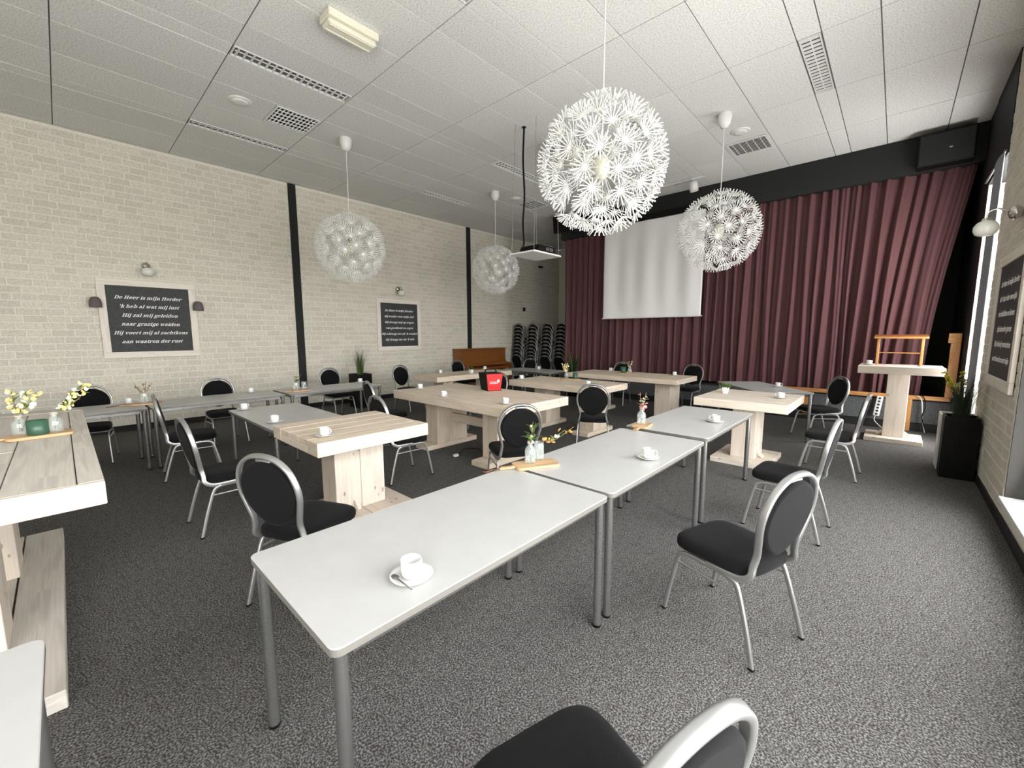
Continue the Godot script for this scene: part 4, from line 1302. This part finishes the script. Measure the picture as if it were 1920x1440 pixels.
func sprig(at: Vector3, label: String, seed_: int, style: String) -> void:
	var t := thing("flower_sprig", label, "flowers", at)
	var r := RandomNumberGenerator.new()
	r.seed = seed_
	var lean: Vector3 = {"cream_lean": Vector3(0.02, 0, -0.55), "rust": Vector3(0.35, 0, -0.62), "pink": Vector3(0.12, 0, -0.22)}.get(style, Vector3(0.02, 0, 0.02))
	var H: float = {"leafy": 0.29, "rust": 0.22, "pink": 0.30, "cream": 0.27, "cream_lean": 0.27, "dry": 0.26, "leafy_dry": 0.24, "rust_up": 0.25}[style]
	var petal: Material = {"leafy": M.white_petal, "rust": M.rust_petal, "pink": M.pink_petal, "cream": M.cream_petal, "cream_lean": M.cream_petal, "dry": M.dry, "leafy_dry": M.cream_petal, "rust_up": M.rust_petal}[style]
	var stems := 2 if style in ["leafy", "rust"] else 3
	var blossom := MB.new()
	for k in 5:
		var a := TAU * k / 5.0
		blossom.ball(Vector3(0.007, 0.004, 0.007), Vector3(cos(a), 0.1, sin(a)) * 0.007, 6, 4)
	blossom.ball(Vector3(0.004, 0.005, 0.004), Vector3(0, 0.002, 0), 6, 4)
	var bm := blossom.mesh()
	var berry := MB.new().ball(Vector3.ONE * 0.0085, Vector3.ZERO, 8, 6).mesh()
	var lm := leaf_mesh(0.075 if style == "leafy" else 0.045, 0.030 if style == "leafy" else 0.018)
	for s in stems:
		var side := Vector3(r.randf_range(-1, 1), 0, r.randf_range(-1, 1)).normalized() * 0.09
		var tip := Vector3(0, H * r.randf_range(0.85, 1.05), 0) + lean * H + side * (0.4 if s == 0 else 1.0)
		var path := spline([Vector3(side.x * 0.1, 0.005, side.z * 0.1), Vector3(0, 0.11, 0) + lean * 0.04, Vector3(0, H * 0.55, 0) + (tip - Vector3(0, tip.y, 0)) * 0.45, tip], 5)
		var stem := part("stem", MB.new().tube(path, circ(0.0022, 5)), M.stem, t)
		var nb := 20 if style in ["cream", "cream_lean"] else 8
		for k in nb:
			var q := lerpf(0.5, 1.0, float(k) / (nb - 1))
			var p: Vector3 = path[mini(path.size() - 1, int(q * (path.size() - 1)))]
			var off := Vector3(r.randf_range(-1, 1), r.randf_range(-0.4, 1), r.randf_range(-1, 1)) * 0.022
			var rb := Basis(Vector3(r.randf_range(-1, 1), 0.3, r.randf_range(-1, 1)).normalized(), r.randf_range(0, 2.5))
			if style == "leafy" and k % 2 == 0:
				inst("berry", berry, M.white_petal, t, p + off)
			elif style in ["leafy", "leafy_dry"] or k % 4 == 3:
				continue
			else:
				inst("blossom", bm, petal if r.randf() < 0.62 else M.white_petal, t, p + off, rb.scaled(Vector3.ONE * r.randf_range(0.8, 1.25)))
		var nl := 5 if style in ["leafy", "leafy_dry", "cream", "cream_lean"] else 3
		for k in nl:
			var q := lerpf(0.55, 0.98, float(k) / nl)
			var p: Vector3 = path[int(q * (path.size() - 1))]
			var a := r.randf_range(0, TAU)
			var d := Vector3(cos(a), r.randf_range(0.3, 1.0), sin(a)).normalized()
			var e := d.cross(Vector3.UP).normalized()
			inst("leaf", lm, M.leaf if style == "leafy" or r.randf() < 0.4 else M.leaf_light, t, p, Basis(e, d, e.cross(d)))

func herb(at: Vector3, label: String) -> void:
	var t := thing("potted_herb", label, "plant", at)
	var rings := []
	for e in [[0.0, 0.058], [0.078, 0.078], [0.08, 0.076], [0.07, 0.070]]:
		var rr := PackedVector3Array()
		for p in rrect(e[1], e[1], 0.008, 3):
			rr.append(Vector3(p.x, e[0], p.y))
		rings.append(rr)
	part("pot", MB.new().loft(rings, -1), M.porcelain, t)
	var r := RandomNumberGenerator.new()
	r.seed = hash(label)
	var lm := leaf_mesh(0.03, 0.016)
	var mb := MB.new()
	for k in 130:
		var d := Vector3(r.randf_range(-1, 1), r.randf_range(0.05, 1.1), r.randf_range(-1, 1)).normalized()
		var p := Vector3(0, 0.075, 0) + d * r.randf_range(0.015, 0.062) * Vector3(1.15, 0.95, 1.15)
		var e := d.cross(Vector3(0.2, 1, 0.3)).normalized()
		var b := Basis(e, d, e.cross(d)) * Basis(Vector3.UP, r.randf() * TAU)
		var L := r.randf_range(0.014, 0.026)
		mb.loft([PackedVector3Array([p, p + b * Vector3(0.001, 0, 0.001), p + b * Vector3(0, 0, -0.001)]), PackedVector3Array([p + b * Vector3(-0.007, L * 0.5, 0.002), p + b * Vector3(0.007, L * 0.5, 0.002), p + b * Vector3(0, L * 0.5, -0.001)]), PackedVector3Array([p + b * Vector3(0, L, 0.004), p + b * Vector3(0.001, L, 0.004), p + b * Vector3(0, L, 0.003)])], 1, true)
	var f := part("foliage", mb, M.leaf, t)
	f.set_meta("kind", "stuff")

# ---------------------------------------------------------------- things on the walls
func text_board(called_side: float, x: float, zc: float, yc: float, label: String, lines: Array, size: float, w := 1.27, h := 1.28) -> void:
	var t := thing("text_board", label, "wall board", Vector3(x, yc, zc), PI / 2 * called_side)
	part("panel", MB.new().box(Vector3(w - 0.19, h - 0.19, 0.014), Vector3(0, 0, 0.014), 0.001), M.slate, t)
	var fw := 0.10
	for s: float in [-1.0, 1.0]:
		plank("frame_board", t, Vector3(w, fw, 0.030), Vector3(0, s * (h / 2 - fw / 2), 0.018), "x", "chalk", int(s) + 1)
		plank("frame_board", t, Vector3(h - 2 * fw - 0.002, fw, 0.030), Vector3(s * (w / 2 - fw / 2), 0, 0.018), "y", "chalk", int(s) + 2)
	for k in lines.size():
		var y := (2.45 - k) * 0.145
		letters(lines[k], size, t, Vector3(0, y, 0.0222), Basis.IDENTITY, M.lettering, 0.42, true)

func sconce(at: Vector3, side: float, label: String, arm: float) -> void:
	var t := thing("wall_lamp", label, "wall lamp", at, PI / 2 * side)
	part("mount", MB.new().ball(Vector3(0.062, 0.062, 0.05), Vector3(0, 0, 0.045), 20, 12), M.chrome, t)
	part("arm", MB.new().tube(spline([Vector3(0, 0.02, 0.08), Vector3(0.0, 0.04, 0.12), Vector3(0.0, 0.055, arm * 0.75), Vector3(0.0, 0.035, arm), Vector3(0.0, -0.02, arm + 0.01)], 5), circ(0.007, 8)), M.chrome, t)
	part("cap", MB.new().lathe(PackedVector2Array([Vector2(0.0, -0.015), Vector2(0.03, -0.02), Vector2(0.042, -0.045), Vector2(0.042, -0.055)]), 20, Vector3(0, 0, arm + 0.01)), M.chrome, t)
	part("shade", MB.new().lathe(PackedVector2Array([Vector2(0.04, -0.045), Vector2(0.065, -0.06), Vector2(0.085, -0.095), Vector2(0.086, -0.13), Vector2(0.07, -0.165), Vector2(0.045, -0.18), Vector2(0.0, -0.185)]), 24, Vector3(0, 0, arm + 0.01)), M.opal, t)

func make_walls_fittings() -> void:
	text_board(1.0, XL + 0.006, -1.095, 1.865, "black text board in a whitewashed wooden frame nearest the tall bar table", ["De Heer is mijn Herder", "'k heb al wat mij lust", "Hij zal mij geleiden", "naar grazige weiden", "Hij voert mij al zachtkens", "aan waatren der rust"], 0.074)
	text_board(1.0, XL + 0.006, -5.94, 1.845, "black text board in a whitewashed wooden frame between the two dark columns", ["De Heer is mijn Herder", "Hij waakt voor mijn ziel", "Hij brengt mij op wegen", "van goedheid en zegen", "Hij schraagt me als 'k wankel", "Hij draagt me als 'k viel"], 0.07)
	text_board(-1.0, XR - 0.006, -6.03, 1.72, "black text board in a whitewashed wooden frame on the window wall pier", ["De Heer is mijn Herder", "In 't hart der woestijn", "verkwikken en laven", "zijn hemelse gaven", "Hij wil mij versterken", "met brood en met wijn"], 0.072, 1.3, 1.28)
	sconce(Vector3(XL + 0.004, 2.75, -1.09), 1.0, "chrome and opal glass wall lamp above the text board nearest the bar table", 0.20)
	sconce(Vector3(XL + 0.004, 2.74, -5.90), 1.0, "chrome and opal glass wall lamp above the text board between the columns", 0.20)
	sconce(Vector3(XR - 0.004, 2.70, -6.05), -1.0, "chrome and opal glass wall lamp on the window wall above the text board", 0.21)
	for e in [[-0.43, "small grey ribbed dome shade at the left edge of the first text board's frame"], [-1.74, "small grey ribbed dome shade at the right edge of the first text board's frame"]]:
		var d := thing("dome_shade", e[1], "wall shade", Vector3(XL + 0.118, 2.04, e[0]))
		part("dome", MB.new().lathe(PackedVector2Array([Vector2(0.074, 0.0), Vector2(0.073, 0.06), Vector2(0.062, 0.115), Vector2(0.035, 0.155), Vector2(0.0, 0.165)]), 20), M.grey_felt, d)
		for k in 10:
			var a := TAU * k / 10.0
			part("rib", MB.new().tube(spline([Vector3(0.075, 0.0, 0), Vector3(0.075, 0.06, 0), Vector3(0.064, 0.116, 0), Vector3(0.036, 0.157, 0)], 3), circ(0.004, 5), Vector3(0, 0, 1)), M.grey_felt, d, Vector3.ZERO, Basis(Vector3.UP, a))
		part("wall_stub", span(Vector3(-0.116, 0.05, -0.012), Vector3(-0.06, 0.075, 0.012), 0.003), M.steel, d)
	var th := thing("wall_thermostat", "small dark thermostat on the brick wall above the stacked chairs", "thermostat", Vector3(XL + 0.004, 2.44, -10.8))
	part("case", span(Vector3(0, -0.06, -0.05), Vector3(0.035, 0.06, 0.05), 0.006), M.black_plastic, th)
	part("dial", MB.new().lathe(PackedVector2Array([Vector2(0.03, 0.0), Vector2(0.028, 0.012), Vector2(0.0, 0.012)]), 16, Vector3(0.035, 0, 0), true, Basis(Vector3(0, 0, 1), -PI / 2)), M.dark_paint, th)
	var sn := thing("wall_sensor", "small dark sensor high on the brick wall near the alcove corner", "sensor", Vector3(XL + 0.004, 3.94, -11.65))
	part("case", span(Vector3(0, -0.03, -0.09), Vector3(0.08, 0.03, 0.09), 0.01), M.black_plastic, sn)
	part("lens", MB.new().ball(Vector3(0.02, 0.02, 0.04), Vector3(0.08, -0.01, 0), 10, 6), M.dark_paint, sn)
	# grey drape gathered at the near jamb of the stage-side window
	var dr := thing("window_drape", "pale grey drape gathered beside the stage-side window", "curtain", Vector3(XR - 0.035, 0.30, -7.66))
	var rings := []
	for j in 13:
		var t := j / 12.0
		var ring := PackedVector3Array()
		for i in 120:
			var a := TAU * i / 120.0
			var fold := 1.0 + 0.13 * sin(a * 15.0 + 0.6 * sin(t * 4.0))
			var r := lerpf(1.0, 0.95, t * t)
			ring.append(Vector3(0.022 * cos(a) * fold * r, 3.32 * t, 0.285 * sin(a) * r))
		rings.append(ring)
	part("cloth", MB.new().loft(rings, 1, true), M.grey_drape, dr)
	part("curtain_rail", MB.new().tube(PackedVector3Array([Vector3(0, 3.325, -1.05), Vector3(0, 3.325, 0.32)]), circ(0.014, 8)), M.steel, dr)
	# upright piano against the left wall
	var p := thing("upright_piano", "honey-brown upright piano against the brick wall beside the stacked chairs", "piano", Vector3(XL + 0.05, 0, -8.56), PI / 2)
	var W := 1.84
	for s: float in [-1.0, 1.0]:
		plank("side_panel", p, Vector3(1.16, 0.34, 0.04), Vector3(s * (W / 2 - 0.02), 0.58, 0.17), "y", "piano", 1).basis = Basis(Vector3(0, 1, 0), PI / 2) * Basis(Vector3(0, 0, 1), PI / 2)
		plank("arm", p, Vector3(0.30, 0.16, 0.045), Vector3(s * (W / 2 - 0.022), 0.66, 0.49), "z", "piano", 2)
		plank("leg", p, Vector3(0.58, 0.07, 0.07), Vector3(s * (W / 2 - 0.06), 0.29, 0.58), "y", "piano", 3)
	plank("lid", p, Vector3(W + 0.02, 0.025, 0.40), Vector3(0, 1.1775, 0.185), "x", "piano", 0)
	var up := plank("upper_panel", p, Vector3(W - 0.09, 0.40, 0.025), Vector3(0, 0.965, 0.335), "x", "piano", 1)
	up.basis = Basis(Vector3(1, 0, 0), -0.16)
	plank("fallboard", p, Vector3(W - 0.09, 0.10, 0.03), Vector3(0, 0.735, 0.42), "x", "piano", 2)
	plank("key_slip", p, Vector3(W - 0.09, 0.07, 0.32), Vector3(0, 0.61, 0.47), "x", "piano", 3)
	plank("lower_panel", p, Vector3(W - 0.09, 0.52, 0.025), Vector3(0, 0.315, 0.30), "x", "piano", 0)
	plank("back_panel", p, Vector3(W - 0.09, 1.1, 0.03), Vector3(0, 0.56, 0.02), "x", "piano", 2)
	# little wooden desk lectern standing on the tall table
	var l := thing("desk_lectern", "small brown wooden lectern frame standing on the tall pale table", "lectern", Vector3(0.055, 1.12, -8.62))
	var slope := plank("book_rest", l, Vector3(0.60, 0.022, 0.24), Vector3(0, 0.435, 0), "x", "piano", 1)
	slope.basis = Basis(Vector3(1, 0, 0), 0.14)
	plank("ledge", l, Vector3(0.60, 0.03, 0.02), Vector3(0, 0.418, 0.128), "x", "oak", 2)
	for s: float in [-1.0, 1.0]:
		plank("upright", l, Vector3(0.42, 0.03, 0.03), Vector3(s * 0.245, 0.21, 0.09), "y", "oak", 2)
		plank("upright", l, Vector3(0.41, 0.03, 0.03), Vector3(s * 0.245, 0.205, -0.09), "y", "oak", 3)
		plank("foot", l, Vector3(0.15, 0.03, 0.028), Vector3(s * 0.245, 0.015, 0.0), "z", "oak", 1)
	plank("crossbar", l, Vector3(0.46, 0.016, 0.016), Vector3(0, 0.19, 0.09), "x", "oak", 0)
	# white socket strip hung on the stage front, with its lead
	var so := thing("socket_strip", "white multi-socket strip leaning on the grey stage front beside the tall table", "power strip", Vector3(-0.13, 0.38, -9.305))
	var tb := Basis(Vector3(0, 0, 1), -0.10)
	part("case", MB.new().box(Vector3(0.085, 0.34, 0.045), Vector3.ZERO, 0.008, tb), M.white_paint, so)
	for k in 6:
		part("socket", MB.new().lathe(PackedVector2Array([Vector2(0.019, 0.0), Vector2(0.019, 0.004), Vector2(0.015, 0.004), Vector2(0.014, 0.001)]), 14, tb * Vector3(0, 0.135 - 0.054 * k, 0.0225), true, Basis(Vector3(1, 0, 0), PI / 2)), M.rim_line, so)
	part("lead", MB.new().tube(spline([Vector3(-0.02, -0.16, 0.0), Vector3(-0.03, -0.24, 0.03), Vector3(0.04, -0.32, 0.08), Vector3(0.12, -0.37, 0.16)], 6), circ(0.006, 6)), M.white_paint, so)
	var cb := thing("hanging_cables", "pale and black cables hanging down the stage front right of the tall table", "cable", Vector3(0.36, 0, -9.31))
	part("pale_cable", MB.new().tube(spline([Vector3(-0.03, 0.60, 0.0), Vector3(0.02, 0.55, 0.04), Vector3(0.04, 0.42, 0.03), Vector3(0.06, 0.2, 0.02), Vector3(0.10, 0.02, 0.05)], 6), circ(0.007, 6)), M.white_paint, cb)
	part("black_cable", MB.new().tube(spline([Vector3(0.03, 0.60, 0.0), Vector3(0.06, 0.54, 0.04), Vector3(0.07, 0.40, 0.04), Vector3(0.05, 0.25, 0.03), Vector3(0.12, 0.02, 0.07)], 6), circ(0.007, 6)), M.black_plastic, cb)
	# lead with a pale plug lying on the carpet under the long plank table
	var ld := thing("floor_lead", "black lead with a pale plug lying on the carpet under the red-box table", "cable", Vector3(-4.15, 0, -3.45))
	part("cable", MB.new().tube(spline([Vector3(0.0, 0.008, 0.0), Vector3(-0.10, 0.03, -0.20), Vector3(0.10, 0.05, -0.28), Vector3(0.30, 0.008, -0.20), Vector3(0.52, 0.008, -0.12)], 8), circ(0.006, 6)), M.black_plastic, ld)
	part("plug", MB.new().box(Vector3(0.05, 0.035, 0.07), Vector3(0.01, 0.02, 0.05), 0.008), M.grid, ld)

# ---------------------------------------------------------------- planters
func planter(at: Vector3, w: float, h: float, label: String, mat_: Material) -> void:
	var t := thing("planter", label, "planter", at)
	part("box", MB.new().loft([sq(w * 0.48, 0.0), sq(w * 0.5, 0.01), sq(w * 0.5, h), sq(w * 0.44, h), sq(w * 0.44, h - 0.06)], -1), mat_, t)
	part("soil", MB.new().box(Vector3(w * 0.88, 0.02, w * 0.88), Vector3(0, h - 0.055, 0), 0.0), M.leather, t)

func sq(r: float, y: float) -> PackedVector3Array:
	return PackedVector3Array([Vector3(-r, y, -r), Vector3(r, y, -r), Vector3(r, y, r), Vector3(-r, y, r)])

func grass(at: Vector3, H: float, spread: float, n: int, label: String, m: Material, seed_: int, lim := Vector2(-1e9, 1e9)) -> void:
	var t := thing("grass_plant", label, "plant", at)
	var r := RandomNumberGenerator.new()
	r.seed = seed_
	var mb := MB.new()
	for k in n:
		var a := r.randf() * TAU
		var b0 := Vector3(cos(a), 0, sin(a)) * r.randf_range(0.0, 0.07)
		var d := Vector3(cos(a + r.randf_range(-0.5, 0.5)), 0, sin(a + r.randf_range(-0.5, 0.5)))
		var L := H * r.randf_range(0.55, 1.0)
		var out := spread * r.randf_range(0.15, 1.0)
		var side := d.cross(Vector3.UP) * r.randf_range(0.0022, 0.004)
		var rings := []
		for j in 6:
			var q := j / 5.0
			var p := b0 + d * out * q * q + Vector3(0, L * (q - 0.18 * q * q * out / spread), 0)
			p.x = clampf(at.x + p.x, lim.x, lim.y) - at.x
			var w := (1.0 - q * 0.92)
			rings.append(PackedVector3Array([p + side * w, p + d * 0.0012 * w + Vector3(0, 0.0005, 0), p - side * w]))
		mb.loft(rings, 1, true)
	var f := part("blades", mb, m, t)
	f.set_meta("kind", "stuff")

func make_plants() -> void:
	planter(Vector3(-8.70, 0, -4.46), 0.36, 0.74, "tall black square planter by the brick wall beside the end wall-side table", M.black_plastic)
	grass(Vector3(-8.70, 0.69, -4.46), 0.72, 0.20, 260, "upright green ornamental grass in the planter by the brick wall", M.leaf, 71)
	planter(Vector3(0.605, 0, -6.70), 0.27, 0.69, "tall black square planter at the foot of the window wall pier", M.black_plastic)
	grass(Vector3(0.605, 0.64, -6.70), 0.66, 0.22, 260, "dark green ornamental grass in the planter at the window wall", M.leaf_dark, 72, Vector2(-1e9, 0.725))
	planter(Vector3(0.612, 0, -7.06), 0.30, 0.66, "white square planter just behind the black planter at the window wall", M.white_paint)
	var y := thing("yellow_flowers", "spray of bright yellow and pale flowers behind the dark grass at the window wall", "flowers", Vector3(0.60, 0.61, -7.06))
	var r := RandomNumberGenerator.new()
	r.seed = 5
	var bl := MB.new()
	for k in 5:
		var a := TAU * k / 5.0
		bl.ball(Vector3(0.016, 0.008, 0.016), Vector3(cos(a), 0.0, sin(a)) * 0.016, 6, 4)
	bl.ball(Vector3(0.008, 0.014, 0.008), Vector3(0, 0.006, 0), 6, 4)
	var bm := bl.mesh()
	for k in 9:
		var a := r.randf() * TAU
		var tip := Vector3(-0.05 + cos(a) * 0.09, r.randf_range(0.30, 0.56), 0.02 + sin(a) * 0.09)
		var path := spline([Vector3(0, 0.0, 0), Vector3(tip.x * 0.3, tip.y * 0.5, tip.z * 0.3), tip], 5)
		part("stem", MB.new().tube(path, circ(0.003, 5)), M.leaf_dark, y)
		for j in 4:
			var p: Vector3 = path[path.size() - 1 - j]
			inst("blossom", bm, M.yellow_petal if k < 6 else M.white_petal, y, p + Vector3(r.randf_range(-1, 1), r.randf_range(-0.5, 0.5), r.randf_range(-1, 1)) * 0.018, Basis(Vector3(r.randf_range(-1, 1), 0.2, r.randf_range(-1, 1)).normalized(), r.randf_range(0, 1.4)))
	# palm in the dark corner before the curtain
	planter(Vector3(-6.1, 0, -8.98), 0.30, 0.45, "dark square planter holding a palm at the left end of the curtain", M.black_plastic)
	var pl := thing("potted_palm", "drooping dark green palm at the left end of the maroon curtain", "plant", Vector3(-6.1, 0.40, -8.98))
	for k in 15:
		var a := TAU * k / 15.0 + r.randf_range(-0.2, 0.2)
		var d := Vector3(cos(a), 0, sin(a))
		var L := r.randf_range(0.6, 1.0)
		var out := r.randf_range(0.10, 0.30)
		var droop := r.randf_range(0.0, 0.25)
		var rings := []
		var side := d.cross(Vector3.UP)
		for j in 8:
			var q := j / 7.0
			var p := d * (0.01 + out * q) + Vector3(0, L * q - droop * q * q * q, 0)
			var w := 0.024 * sin(PI * clampf(q * 0.9 + 0.08, 0, 1))
			rings.append(PackedVector3Array([p + side * w, p + Vector3(0, -0.3 * w, 0), p - side * w, p + Vector3(0, 0.002, 0)]))
		part("frond", MB.new().loft(rings, 1, true), M.leaf_dark if k % 3 else M.leaf, pl)
